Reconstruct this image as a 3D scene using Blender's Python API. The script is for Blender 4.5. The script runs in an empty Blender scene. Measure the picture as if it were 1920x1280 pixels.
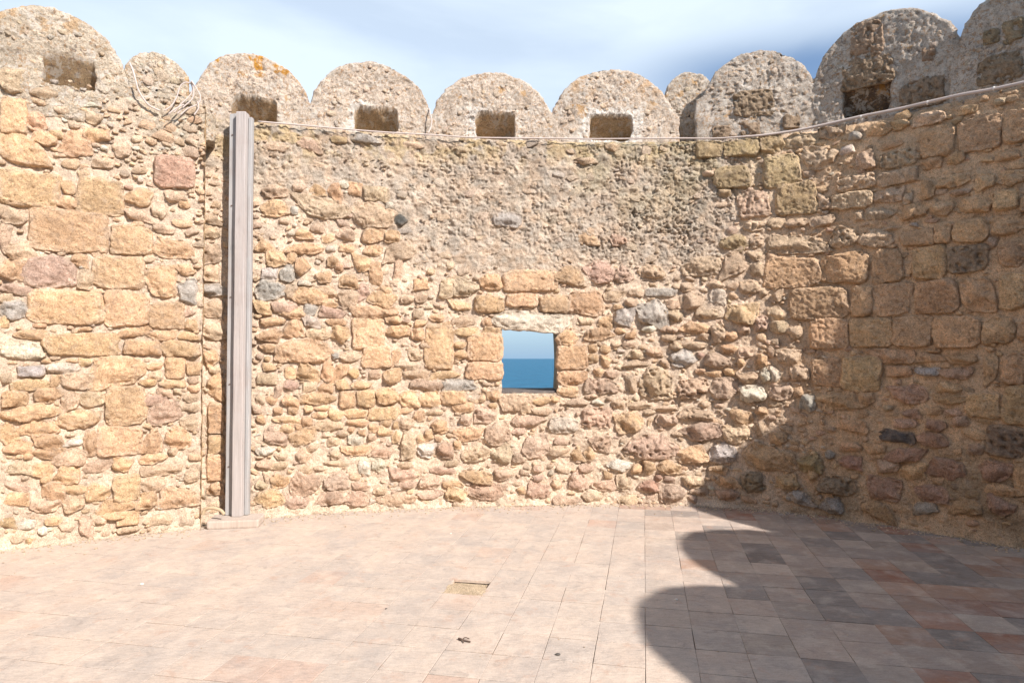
import bpy, math, random
import numpy as np
from mathutils import Vector
random.seed(7)
RNG = np.random.default_rng(11)
scene = bpy.context.scene
COL = scene.collection

# ------------------------------------------------------------ camera, sky, sun, exposure
F, CX, CY, HORIZ, EYE = 1230.0, 960.0, 640.0, 672.0, 1.6
PITCH = math.atan((HORIZ - CY) / F)
cam_d = bpy.data.cameras.new('camera'); cam = bpy.data.objects.new('camera', cam_d); COL.objects.link(cam)
cam_d.sensor_width = 36.0; cam_d.lens = F / 1920.0 * 36.0
cam_d.clip_start = 0.05; cam_d.clip_end = 200000.0
cam.location = (0, 0, EYE); cam.rotation_euler = (math.pi / 2 + PITCH, 0, 0)
scene.camera = cam
scene.view_settings.view_transform = 'Standard'; scene.view_settings.look = 'None'
scene.view_settings.gamma = 1.0; scene.view_settings.use_curve_mapping = False
scene.view_settings.exposure = 0.76
SUN_AZ, SUN_EL = math.radians(45), math.radians(37)     # azimuth measured from straight behind the viewer towards the right
sd = Vector((math.sin(SUN_AZ) * math.cos(SUN_EL), -math.cos(SUN_AZ) * math.cos(SUN_EL), math.sin(SUN_EL)))
sun_d = bpy.data.lights.new('sun', 'SUN'); sun = bpy.data.objects.new('sun', sun_d); COL.objects.link(sun)
sun_d.energy = 4.6; sun_d.angle = math.radians(0.5); sun_d.color = (1.0, 0.93, 0.87)
sun.rotation_euler = sd.to_track_quat('Z', 'Y').to_euler(); sun.location = sd * 30

world = bpy.data.worlds.new('World'); scene.world = world; world.use_nodes = True
nt = world.node_tree; N = nt.nodes; L = nt.links
for n in list(N): N.remove(n)
def wn(t, **k):
    n = N.new(t)
    for a, b in k.items(): setattr(n, a, b)
    return n
out = wn('ShaderNodeOutputWorld'); bg = wn('ShaderNodeBackground'); bg.inputs[1].default_value = 0.10
sky = wn('ShaderNodeTexSky'); sky.sky_type = 'NISHITA'; sky.sun_disc = False
sky.sun_elevation = SUN_EL; sky.sun_rotation = math.pi - SUN_AZ
sky.altitude = 20; sky.air_density = 1.0; sky.dust_density = 0.15; sky.ozone_density = 2.2
tc = wn('ShaderNodeTexCoord')
mp = wn('ShaderNodeMapping'); mp.inputs['Scale'].default_value = (1.0, 1.0, 3.2); mp.inputs['Rotation'].default_value = (0, 0.32, 0)
mp.inputs['Location'].default_value = (0.35, 0.1, 0.25)
ns = wn('ShaderNodeTexNoise'); ns.inputs['Scale'].default_value = 1.7; ns.inputs['Detail'].default_value = 7
ns.inputs['Roughness'].default_value = 0.52; ns.inputs['Distortion'].default_value = 0.35
rp = wn('ShaderNodeValToRGB'); rp.color_ramp.elements[0].position = 0.32; rp.color_ramp.elements[1].position = 0.52; rp.color_ramp.elements[0].color = (0.68, 0.68, 0.68, 1)
sep = wn('ShaderNodeSeparateXYZ')
up = wn('ShaderNodeMapRange'); up.inputs[1].default_value = 0.02; up.inputs[2].default_value = 0.22
mul = wn('ShaderNodeMath', operation='MULTIPLY'); mul2 = wn('ShaderNodeMath', operation='MULTIPLY'); mul2.inputs[1].default_value = 0.82
mix = wn('ShaderNodeMixRGB'); mix.inputs[2].default_value = (5.9, 6.7, 7.5, 1)
hz = wn('ShaderNodeMapRange'); hz.inputs[1].default_value = 0.0; hz.inputs[2].default_value = 0.20; hz.inputs[3].default_value = 0.9; hz.inputs[4].default_value = 0.0
hzm = wn('ShaderNodeMixRGB'); hzm.inputs[2].default_value = (1.45, 2.75, 4.4, 1)
L.new(tc.outputs['Generated'], mp.inputs[0]); L.new(mp.outputs[0], ns.inputs[0]); L.new(ns.outputs[0], rp.inputs[0])
L.new(tc.outputs['Generated'], sep.inputs[0]); L.new(sep.outputs[2], up.inputs[0])
# edge of the cirrus sheet: clear blue below and to the right of a slanting great circle
def plane_mask(v, a, b, wob):
    d = wn('ShaderNodeVectorMath', operation='DOT_PRODUCT'); d.inputs[1].default_value = v; L.new(tc.outputs['Generated'], d.inputs[0])
    w = wn('ShaderNodeMath', operation='MULTIPLY_ADD'); w.inputs[1].default_value = wob; L.new(ns.outputs[0], w.inputs[0]); L.new(d.outputs['Value'], w.inputs[2])
    m = wn('ShaderNodeMapRange', interpolation_type='SMOOTHSTEP'); m.inputs[1].default_value = a + wob * 0.5; m.inputs[2].default_value = b + wob * 0.5; L.new(w.outputs[0], m.inputs[0]); return m.outputs[0]
pm1 = plane_mask((0.157, 0.408, -1.0), -0.055, 0.01, 0.12); pm2 = plane_mask((1.0, -0.08, 0.0), 0.0, 0.25, 0.1)
pm3 = plane_mask((-0.12, -0.66, 1.0), -0.10, 0.16, 0.2)     # upper edge of the sheet, unseen sky overhead and behind cleared to cut fill light
up3 = wn('ShaderNodeMath', operation='MULTIPLY_ADD'); up3.inputs[1].default_value = -0.55; up3.inputs[2].default_value = 1.0; L.new(pm3, up3.inputs[0])
pmm = wn('ShaderNodeMath', operation='MULTIPLY'); L.new(pm1, pmm.inputs[0]); L.new(pm2, pmm.inputs[1])
inv_ = wn('ShaderNodeMath', operation='MULTIPLY_ADD'); inv_.inputs[1].default_value = -0.97; inv_.inputs[2].default_value = 1.0; L.new(pmm.outputs[0], inv_.inputs[0])
cl0 = wn('ShaderNodeMath', operation='MULTIPLY'); L.new(rp.outputs[0], cl0.inputs[0]); L.new(up3.outputs[0], cl0.inputs[1])
cl = wn('ShaderNodeMath', operation='MULTIPLY'); L.new(cl0.outputs[0], cl.inputs[0]); L.new(inv_.outputs[0], cl.inputs[1])
L.new(cl.outputs[0], mul.inputs[0]); L.new(up.outputs[0], mul.inputs[1]); L.new(mul.outputs[0], mul2.inputs[0])
L.new(mul2.outputs[0], mix.inputs[0]); L.new(sep.outputs[2], hz.inputs[0]); L.new(hz.outputs[0], hzm.inputs[0]); L.new(sky.outputs[0], hzm.inputs[1]); L.new(hzm.outputs[0], mix.inputs[1]); L.new(mix.outputs[0], bg.inputs[0]); L.new(bg.outputs[0], out.inputs[0])

# ------------------------------------------------------------ numpy noise
TAB = RNG.random((64, 64, 64)).astype(np.float32)
def vnoise(p):
    p = np.asarray(p, dtype=np.float64); i = np.floor(p).astype(np.int64); f = (p - i)
    f = f * f * f * (f * (f * 6 - 15) + 10); i &= 63; j = (i + 1) & 63
    x0, y0, z0 = i[..., 0], i[..., 1], i[..., 2]; x1, y1, z1 = j[..., 0], j[..., 1], j[..., 2]
    fx, fy, fz = f[..., 0], f[..., 1], f[..., 2]
    a = TAB[x0, y0, z0] * (1 - fx) + TAB[x1, y0, z0] * fx; b = TAB[x0, y1, z0] * (1 - fx) + TAB[x1, y1, z0] * fx
    c = TAB[x0, y0, z1] * (1 - fx) + TAB[x1, y0, z1] * fx; d = TAB[x0, y1, z1] * (1 - fx) + TAB[x1, y1, z1] * fx
    return ((a * (1 - fy) + b * fy) * (1 - fz) + (c * (1 - fy) + d * fy) * fz) * 2 - 1
def fbm(p, sc, o=4, g=0.5, off=0.0):
    p = np.asarray(p) * sc + off; r = 0.0; a = 1.0; t = 0.0
    for k in range(o):
        r = r + a * vnoise(p); t += a; a *= g; p = p * 2.03 + 17.3
    return r / t
def ridged(p, sc, o=3, off=0.0):
    p = np.asarray(p) * sc + off; r = 0.0; a = 1.0; t = 0.0
    for k in range(o):
        r = r + a * (1 - np.abs(vnoise(p)) * 2.2); t += a; a *= 0.5; p = p * 2.07 + 9.1
    return r / t
def sstep(a, b, x):
    t = np.clip((np.asarray(x, dtype=float) - a) / (b - a), 0, 1); return t * t * (3 - 2 * t)

# ------------------------------------------------------------ mesh + object helpers
def new_mesh(name, V, Q, col=None, smooth=True):
    me = bpy.data.meshes.new(name)
    V = np.asarray(V, dtype=np.float32); Q = np.asarray(Q, dtype=np.int32)
    me.vertices.add(len(V)); me.vertices.foreach_set('co', V.ravel())
    k = Q.shape[1]; me.loops.add(len(Q) * k); me.loops.foreach_set('vertex_index', Q.ravel())
    me.polygons.add(len(Q)); me.polygons.foreach_set('loop_start', np.arange(0, len(Q) * k, k, dtype=np.int32))
    me.polygons.foreach_set('loop_total', np.full(len(Q), k, dtype=np.int32))
    me.polygons.foreach_set('use_smooth', np.full(len(Q), smooth, dtype=bool))
    me.update(calc_edges=True); me.validate()
    if col is not None:
        c = np.ones((len(V), 4), dtype=np.float32); c[:, :col.shape[1]] = col
        at = me.color_attributes.new('tint', 'FLOAT_COLOR', 'POINT'); at.data.foreach_set('color', c.ravel())
    return me
def link(name, me, mat=None, parent=None, loc=None):
    o = bpy.data.objects.new(name, me); COL.objects.link(o)
    if mat is not None and me is not None and not me.materials: me.materials.append(mat)
    if loc is not None: o.location = loc
    if parent is not None: o.parent = parent
    return o
def tag(o, label=None, cat=None, group=None, kind=None):
    if label: o['label'] = label
    if cat: o['category'] = cat
    if group: o['group'] = group
    if kind: o['kind'] = kind
    return o
def grid_quads(ns_, nz_, skip=None, flip=False):
    i, j = np.meshgrid(np.arange(ns_ - 1), np.arange(nz_ - 1), indexing='ij')
    if skip is not None: m = ~skip[:ns_ - 1, :nz_ - 1]; i, j = i[m], j[m]
    i, j = i.ravel(), j.ravel(); a = i * nz_ + j
    q = np.stack([a, a + nz_, a + nz_ + 1, a + 1], 1)
    return q[:, ::-1] if flip else q

# ------------------------------------------------------------ materials
def new_mat(name):
    m = bpy.data.materials.new(name); m.use_nodes = True; t = m.node_tree
    b = t.nodes['Principled BSDF']; b.inputs['Specular IOR Level'].default_value = 0.2; b.inputs['Roughness'].default_value = 0.92
    return m, t, b
def nd(t, ty, **k):
    n = t.nodes.new(ty)
    for a, b in k.items():
        if a in n.inputs: n.inputs[a].default_value = b
        else: setattr(n, a, b)
    return n
def noise(t, vec, sc, det=5, rough=0.6, dist=0.0):
    n = nd(t, 'ShaderNodeTexNoise', Scale=sc, Detail=det, Roughness=rough, Distortion=dist); t.links.new(vec, n.inputs['Vector']); return n.outputs[0]
def ramp(t, v, stops):
    r = nd(t, 'ShaderNodeValToRGB'); e = r.color_ramp.elements
    while len(e) < len(stops): e.new(0.5)
    for q, (p, c) in zip(e, stops): q.position = p; q.color = (c, c, c, 1) if not isinstance(c, tuple) else (*c, 1)
    t.links.new(v, r.inputs[0]); return r.outputs[0]
def mixc(t, fac, a, b, mode='MIX'):
    m = nd(t, 'ShaderNodeMixRGB', blend_type=mode)
    for s, v in ((0, fac), (1, a), (2, b)):
        if isinstance(v, (int, float)): m.inputs[s].default_value = v
        elif isinstance(v, tuple): m.inputs[s].default_value = (*v, 1)
        else: t.links.new(v, m.inputs[s])
    return m.outputs[0]
def mathn(t, op, a, b):
    m = nd(t, 'ShaderNodeMath', operation=op)
    for s, v in ((0, a), (1, b)):
        if isinstance(v, (int, float)): m.inputs[s].default_value = v
        else: t.links.new(v, m.inputs[s])
    return m.outputs[0]
def bump(t, b, h, dist, strength=1.0, prev=None):
    n = nd(t, 'ShaderNodeBump', Strength=strength, Distance=dist); t.links.new(h, n.inputs['Height'])
    if prev is not None: t.links.new(prev, n.inputs['Normal'])
    t.links.new(n.outputs[0], b.inputs['Normal']); return n.outputs[0]

def masonry_mat(name, pits=0.5, lichen=0.0, speck=0.0, fine=1.0):
    m, t, b = new_mat(name)
    geo = nd(t, 'ShaderNodeNewGeometry'); P = geo.outputs['Position']
    at = nd(t, 'ShaderNodeVertexColor', layer_name='tint'); c = at.outputs[0]
    n1 = noise(t, P, 7, 5, 0.6); n2 = noise(t, P, 45, 6, 0.7); n3 = noise(t, P, 105, 4, 0.75)
    c = mixc(t, 1.0, c, ramp(t, n1, [(0.3, 0.80), (0.7, 1.18)]), 'MULTIPLY')
    c = mixc(t, 1.0, c, ramp(t, n2, [(0.28, 0.78), (0.5, 1.0), (0.75, 1.14)]), 'MULTIPLY')
    c = mixc(t, 1.0, c, ramp(t, n3, [(0.34, 0.66), (0.5, 1.03), (0.66, 1.34)]), 'MULTIPLY')
    c = mixc(t, mathn(t, 'MULTIPLY', ramp(t, noise(t, P, 62, 3, 0.65, 0.5), [(0.55, 0.0), (0.65, 1.0)]), 0.55), c, mixc(t, 1.0, c, (0.42, 0.36, 0.30), 'MULTIPLY'))
    hue = noise(t, P, 18, 3, 0.5)
    c = mixc(t, mathn(t, 'MULTIPLY', ramp(t, hue, [(0.5, 0.0), (0.75, 1.0)]), 0.35), c, (0.42, 0.34, 0.27))
    if speck:
        s1 = ramp(t, noise(t, P, 26, 4, 0.65, 0.6), [(0.53, 0.0), (0.61, 1.0)]); s1 = mathn(t, 'MULTIPLY', s1, ramp(t, noise(t, P, 3.5, 3, 0.6), [(0.44, 0.15), (0.58, 1.0)])); c = mixc(t, mathn(t, 'MULTIPLY', s1, speck), c, (0.15, 0.115, 0.10))
        s2 = ramp(t, noise(t, P, 9, 6, 0.7, 0.4), [(0.52, 0.0), (0.58, 1.0)]); c = mixc(t, mathn(t, 'MULTIPLY', s2, 0.65), c, (0.68, 0.62, 0.54))
        s3 = ramp(t, noise(t, P, 34, 3, 0.6), [(0.56, 0.0), (0.62, 1.0)]); c = mixc(t, mathn(t, 'MULTIPLY', s3, 0.65), c, (0.42, 0.25, 0.13))
    if lichen:
        o1 = ramp(t, noise(t, P, 4.3, 6, 0.62, 0.3), [(0.62, 0.0), (0.66, 1.0)]); c = mixc(t, mathn(t, 'MULTIPLY', o1, lichen), c, (0.52, 0.25, 0.03))
    t.links.new(c, b.inputs['Base Color'])
    v = nd(t, 'ShaderNodeTexVoronoi', Scale=75.0, Randomness=1.0); wv = nd(t, 'ShaderNodeVectorMath', operation='ADD')
    sc = nd(t, 'ShaderNodeVectorMath', operation='SCALE'); sc.inputs[3].default_value = 0.02
    nn = nd(t, 'ShaderNodeTexNoise', Scale=30.0); t.links.new(P, nn.inputs['Vector']); t.links.new(nn.outputs[1], sc.inputs[0])
    t.links.new(P, wv.inputs[0]); t.links.new(sc.outputs[0], wv.inputs[1]); t.links.new(wv.outputs[0], v.inputs['Vector'])
    pit = ramp(t, v.outputs['Distance'], [(0.0, 0.0), (0.35, 1.0)])
    b1 = bump(t, b, n2, 0.014 * fine, 0.8)
    b2 = bump(t, b, n3, 0.012 * fine, 1.0, b1)
    bump(t, b, pit, 0.006 * pits, 1.0, b2)
    return m
M_stone = masonry_mat('sandstone', 1.1)
M_mortar = masonry_mat('lime_mortar', 0.7, speck=0.0)
M_merlon = masonry_mat('weathered_render', 0.9, lichen=0.5, speck=0.75, fine=1.2)

# ------------------------------------------------------------ plan of the tower top
PTS = [(-3.30, 6.33), (-2.65, 6.62), (-1.79, 6.89), (-0.92, 7.09), (0, 7.20), (1.0, 7.27), (2.0, 7.24), (2.57, 7.14), (3.07, 6.97), (3.5, 6.71),
       (3.86, 6.42), (4.18, 6.08), (4.52, 5.70), (5.12, 5.0), (5.72, 4.15), (6.15, 3.3), (6.27, 2.3), (5.95, 1.1), (5.35, -0.25), (4.75, -1.5),
       (3.7, -2.75), (2.2, -3.6), (0, -4.0), (-2.2, -3.7), (-4.0, -2.6), (-5.2, -1.0), (-5.75, 1.0), (-5.72, 3.0), (-5.2, 4.6), (-4.32, 5.48), (-3.46, 5.99), (-2.94, 6.25)]
def catmull(P, n=40):
    P = np.array(P, float); P = np.vstack([2 * P[0] - P[1], P, 2 * P[-1] - P[-2]]); o = []
    for k in range(1, len(P) - 2):
        t = np.linspace(0, 1, n, endpoint=False)[:, None]; a, b, c, d = P[k - 1:k + 3]
        o.append(0.5 * ((2 * b) + (-a + c) * t + (2 * a - 5 * b + 4 * c - d) * t ** 2 + (-a + 3 * b - 3 * c + d) * t ** 3))
    o.append(P[-2][None]); return np.vstack(o)
class Curve:
    def __init__(s, pts, batter):
        c = catmull(pts); d = np.r_[0, np.cumsum(np.linalg.norm(np.diff(c, axis=0), axis=1))]
        s.L = d[-1]; s.S = np.linspace(0, s.L, 2400); s.X = np.interp(s.S, d, c[:, 0]); s.Y = np.interp(s.S, d, c[:, 1])
        k = np.ones(41) / 41; tx = np.gradient(s.X, s.S); ty = np.gradient(s.Y, s.S)
        tx = np.convolve(np.pad(tx, 20, 'edge'), k, 'valid'); ty = np.convolve(np.pad(ty, 20, 'edge'), k, 'valid'); q = np.hypot(tx, ty)
        s.TX, s.TY = tx / q, ty / q; s.bat = batter
    def T(s, a): return np.interp(a, s.S, s.TX), np.interp(a, s.S, s.TY)
    def pos(s, a, z, d=0.0):                      # d > 0 towards the inside of the tower
        tx, ty = s.T(a); x0 = np.interp(a, s.S, s.X); b = s.bat * sstep(1.6, 3.6, x0) * (1 - np.asarray(z) / 4.0) + d
        # going clockwise seen from above the inside is on the right hand side
        return np.stack([x0 + ty * b, np.interp(a, s.S, s.Y) - tx * b, np.asarray(z) + 0 * b], -1)
    def inv(s, px, py, rng=None, depth=0.0):      # picture point -> (arc length, height) on this wall
        S = s.S if rng is None else np.linspace(rng[0], rng[1], 1600); z = 1.6
        for _ in range(10):
            p = s.pos(S, np.full_like(S, z), depth); zc = p[:, 1] * math.cos(PITCH) + (z - EYE) * math.sin(PITCH)
            u = CX + F * p[:, 0] / zc; a = float(np.interp(px, u, S)); q = s.pos(np.array([a]), np.array([z]), depth)[0]
            e = math.atan((CY - py) / F) + PITCH; al = math.atan((px - CX) / F)
            # ray direction in world space
            v = (CY - py) / F; dy = math.cos(PITCH) - v * math.sin(PITCH); dz = math.sin(PITCH) + v * math.cos(PITCH)
            z = EYE + q[1] * dz / dy
        return a, float(z)
main = Curve(PTS[:14], 0.22)
left = Curve(PTS[27:], 0.0)
back = Curve(PTS[12:29], 0.0)
TOPZ = 4.03
def project(p):
    p = np.asarray(p); y = p[..., 1]; z = p[..., 2] - EYE
    zc = y * math.cos(PITCH) + z * math.sin(PITCH); v = -y * math.sin(PITCH) + z * math.cos(PITCH)
    return CX + F * p[..., 0] / zc, CY - F * v / zc

# ------------------------------------------------------------ roots of the big things
def root(name, loc, label, cat, group=None):
    o = bpy.data.objects.new(name, None); COL.objects.link(o); o.location = loc; o.empty_display_size = 0.2
    return tag(o, label, cat, group)
R_main = root('stone_wall', (0.3, 7.2, 0), 'long curved rubble and ashlar wall with a square window onto the sea', 'wall')
R_left = root('stone_wall', (-3.6, 5.9, 0), 'sunlit wall of big ochre blocks left of the timber post', 'wall')
R_back = root('stone_wall', (0, -4.0, 0), 'crenellated wall behind the viewer closing the tower terrace', 'wall')

# ------------------------------------------------------------ colour of mortar by place
def rough_zone(px, py):       # 1 where the wall keeps its pitted old render (upper middle)
    lim = np.interp(px, [380, 470, 700, 800, 930, 1000, 1340, 1375, 1420], [330, 345, 395, 500, 520, 500, 490, 400, 200])
    return sstep(25, -25, py - lim + 22 * fbm(np.stack([px / 60, py / 60, 0 * px], -1), 1.0, 3))
def mortar_colour(P, leftwall=False):
    px, py = project(P); n = fbm(P, 2.2, 4)[..., None]; n2 = fbm(P, 9.0, 4, off=5.0)[..., None]
    c = np.zeros(P.shape) + np.array([0.69, 0.545, 0.41])
    c = c * (1 + 0.10 * n) + np.array([0.03, 0.02, 0.0]) * n2
    if leftwall: 
        rz = sstep(260, 120, py + 40 * n[..., 0]) [..., None]
        rz = np.maximum(rz, (sstep(190, 300, px) * sstep(330, 240, py))[..., None])
        c = c * (1 - rz) + rz * np.array([0.55, 0.46, 0.35]) * (1 + 0.25 * n2)
        return np.clip(c, 0.03, 0.75)
    rz = rough_zone(px, py)[..., None]
    h1 = fbm(P, 13, 2, off=40.0)[..., None]; h2 = fbm(P, 5, 3, off=50.0)[..., None]
    rc = np.array([0.53, 0.425, 0.325]) * (1 + 0.30 * n2 + 0.12 * n) + np.array([0.022, -0.006, -0.02]) * np.clip(h1 * 2, -1, 1); rc = rc + (np.array([0.44, 0.39, 0.33]) - rc) * 0.4 * sstep(0.1, 0.35, h2)
    c = c * (1 - rz) + rz * rc
    rt = sstep(1330, 1600, px)[..., None]
    c = c * (1 - rt) + rt * np.array([0.66, 0.465, 0.295]) * (1 + 0.15 * n + 0.1 * n2)
    lich = (sstep(330, 270, py) * sstep(360, 420, px) * sstep(1640, 1450, px))[..., None] * sstep(-0.15, 0.25, n2)
    c = c * (1 - 0.6 * lich) + 0.6 * lich * np.array([0.47, 0.34, 0.15])
    gz = (sstep(470, 330, py) * sstep(900, 1000, px) * sstep(1500, 1380, px))[..., None] * sstep(-0.2, 0.4, n)
    c = c * (1 - 0.4 * gz) + 0.4 * gz * np.array([0.30, 0.26, 0.13])
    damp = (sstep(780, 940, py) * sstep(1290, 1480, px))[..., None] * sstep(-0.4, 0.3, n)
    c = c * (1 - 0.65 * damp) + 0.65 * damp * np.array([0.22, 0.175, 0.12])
    return np.clip(c, 0.02, 0.75)

# ------------------------------------------------------------ mortar face of the walls
def mortar_disp(P, leftwall=False):
    px, py = project(P)
    d = -0.011 + 0.016 * fbm(P, 2.4, 4) + 0.010 * fbm(P, 6, 3, off=33.0) + 0.013 * fbm(P, 13, 4, off=3.3) + 0.009 * fbm(P, 40, 2, off=1.3)
    rz = rough_zone(px, py) if not leftwall else sstep(190, 300, px) * sstep(330, 240, py) + sstep(190, 120, py)
    rg = ridged(P, 22, 2, 2.0) ; rg2 = np.clip(-fbm(P, 42, 2, off=7.7) - 0.10, 0, 1); d = d + 0.010 * (ridged(P, 9, 2, 4.0) - 0.6)
    d = d + np.clip(rz, 0, 1) * (0.012 + 0.012 * (rg - 0.5) - (0.010 + 0.014 * sstep(1050, 1250, px)) * np.clip(1 - np.abs(fbm(P, 21, 2, off=71.0)) / 0.16, 0, 1) - (0.020 + 0.030 * sstep(1080, 1240, px)) * rg2 * 1.2) * (0.35 + 0.9 * sstep(-0.3, 0.3, fbm(P, 3.2, 4, off=60.0))) + 0.014 * np.clip(rz, 0, 1) * fbm(P, 8, 3, off=90.0)
    base = np.exp(-np.clip(P[..., 2], 0, 9) / 0.05) * np.clip(0.035 + 0.09 * fbm(P, 3.5, 4, off=8.0), 0, 1)
    return d + base
def snap(a, vals):
    for v in vals: a[np.argmin(np.abs(a - v))] = v
    return a
(ws0, _), (ws1, _) = main.inv(941, 680), main.inv(1046, 680); wz0 = main.inv(992, 737)[1]; wz1 = main.inv(992, 614)[1]
def wall_face(curve, s0, s1, z1, step, name, parent, mat, hole=None, leftwall=False, thick=0.62, topvar=0.0):
    S = np.arange(s0, s1 + step, step); Z = np.arange(-0.02, z1 + step * 0.5, step)
    if hole: S = snap(S, hole[:2]); Z = snap(Z, hole[2:])
    a, z = np.meshgrid(S, Z, indexing='ij'); P0 = curve.pos(a, z); d = mortar_disp(P0, leftwall)
    da = 0.010 * fbm(P0, 14, 2, off=21.0); dz = 0.010 * fbm(P0, 14, 2, off=31.0)
    P = curve.pos(a + da, z + dz * (z > 0.05), d)
    top = np.clip((z - (z1 - 0.06)) / 0.06, 0, 1); P = P - 0.0
    n = curve.pos(a, z, 1.0) - curve.pos(a, z, 0.0)
    P = P - n * (0.05 * top ** 2)[..., None]
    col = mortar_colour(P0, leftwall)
    skip = None
    if hole:
        skip = np.zeros(a.shape, bool); i0, i1 = np.argmin(np.abs(S - hole[0])), np.argmin(np.abs(S - hole[1])); j0, j1 = np.argmin(np.abs(Z - hole[2])), np.argmin(np.abs(Z - hole[3]))
        skip[i0:i1, j0:j1] = True
    V = [P.reshape(-1, 3)]; C = [col.reshape(-1, 3)]; Q = [grid_quads(len(S), len(Z), skip)]; off = P[..., 0].size
    # ledge running back from the top edge
    K = 6; w = np.linspace(0, thick, K + 1)[1:]; rows = [P[:, -1]]
    for k in w:
        rr = curve.pos(S, np.full(len(S), z1) + 0.01 * fbm(np.stack([S, 0 * S + k, 0 * S], -1), 6, 3), -k); rows.append(rr)
    # outer face down to the foot
    for zz in (z1 - 0.5, 2.0, 0.0, -12.0): rows.append(curve.pos(S, np.full(len(S), zz), -thick))
    G = np.stack(rows, 1)
    if hole is None:
        V.append(G.reshape(-1, 3)); C.append(np.repeat(col[:, -1:], G.shape[1], 1).reshape(-1, 3)); Q.append(grid_quads(len(S), G.shape[1]) + off); off += G[..., 0].size
    else:
        G1 = G[:, :K + 1]; V.append(G1.reshape(-1, 3)); C.append(np.repeat(col[:, -1:], K + 1, 1).reshape(-1, 3)); Q.append(grid_quads(len(S), K + 1) + off); off += G1[..., 0].size
        Zo = np.array([z1, hole[3], hole[2], 0.0, -12.0]); ao, zo = np.meshgrid(S, Zo, indexing='ij'); ao[:i0 + 1] = np.minimum(ao[:i0 + 1], S[i0] - 0.045); ao[i1:] = np.maximum(ao[i1:], S[i1] + 0.045); zo[:, 1] += 0.045; zo[:, 2] -= 0.045; Po = curve.pos(ao, zo, -thick)
        so = np.zeros(ao.shape, bool); so[i0:i1, 1] = True
        V.append(Po.reshape(-1, 3)); C.append(np.full((Po[..., 0].size, 3), 0.4)); Q.append(grid_quads(len(S), 5, so) + off); off += Po[..., 0].size
        # the four reveals of the window
        loop = [(i, j0) for i in range(i0, i1)] + [(i1, j) for j in range(j0, j1)] + [(i, j1) for i in range(i1, i0, -1)] + [(i0, j) for j in range(j1, j0, -1)]
        A = np.array([i for i, j in loop]); B = np.array([j for i, j in loop]); rows = []
        for k in range(8):
            f = k / 7; pp = curve.pos(S[A], Z[B], -thick * f)
            pp = pp * 1.0; nn = 0.014 * np.sin(np.pi * min(1, f * 1.2 + 0.1)) * fbm(pp, 11, 3)
            cen = curve.pos(np.array([(hole[0] + hole[1]) / 2]), np.array([(hole[2] + hole[3]) / 2]), -thick * f)[0]
            dr = pp - cen; dr /= np.linalg.norm(dr, axis=1)[:, None]; pp = pp + dr * nn[:, None] + dr * (0.045 * f)
            if k == 0: pp = P[A, B]
            rows.append(pp)
        G = np.stack(rows, 1); G = np.concatenate([G, G[:1]], 0)
        V.append(G.reshape(-1, 3)); C.append(np.tile(np.array([[0.46, 0.33, 0.2]]), (G[..., 0].size, 1))); Q.append(grid_quads(G.shape[0], 8) + off)
    V = np.vstack(V) - np.array(parent.location); C = np.vstack(C); Q = np.vstack(Q)
    link(name, new_mesh(name, V, Q[:, ::-1], C), mat, parent); return P, Z
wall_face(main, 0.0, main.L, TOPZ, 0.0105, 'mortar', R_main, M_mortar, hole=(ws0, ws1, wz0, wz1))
PL, ZL = wall_face(left, 0.6, left.L - 0.0125, 4.02, 0.0125, 'mortar', R_left, M_mortar, leftwall=True, thick=0.5)
wall_face(back, 0.0, back.L, TOPZ, 0.06, 'mortar', R_back, M_mortar, thick=0.7)
# end face of the left wall, standing proud of the recess where the post is
zz = ZL; ww = np.linspace(0.03, -0.32, 26); b_, c_ = np.meshgrid(ww, zz, indexing='ij')
P0 = left.pos(np.full(b_.shape, left.L), c_, b_); tx, ty = left.T(left.L)
dd = 0.012 * fbm(P0, 6, 4) + 0.008 * fbm(P0, 24, 3) - 0.004; P1 = P0 + dd[..., None] * np.array([tx, ty, 0])
P1[0] = PL[-1]
link('wall_end', new_mesh('wall_end', P1.reshape(-1, 3) - np.array(R_left.location), grid_quads(26, len(zz)), np.tile(np.array([[0.55, 0.38, 0.22]]), (P1[..., 0].size, 1))), M_mortar, R_left)

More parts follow.
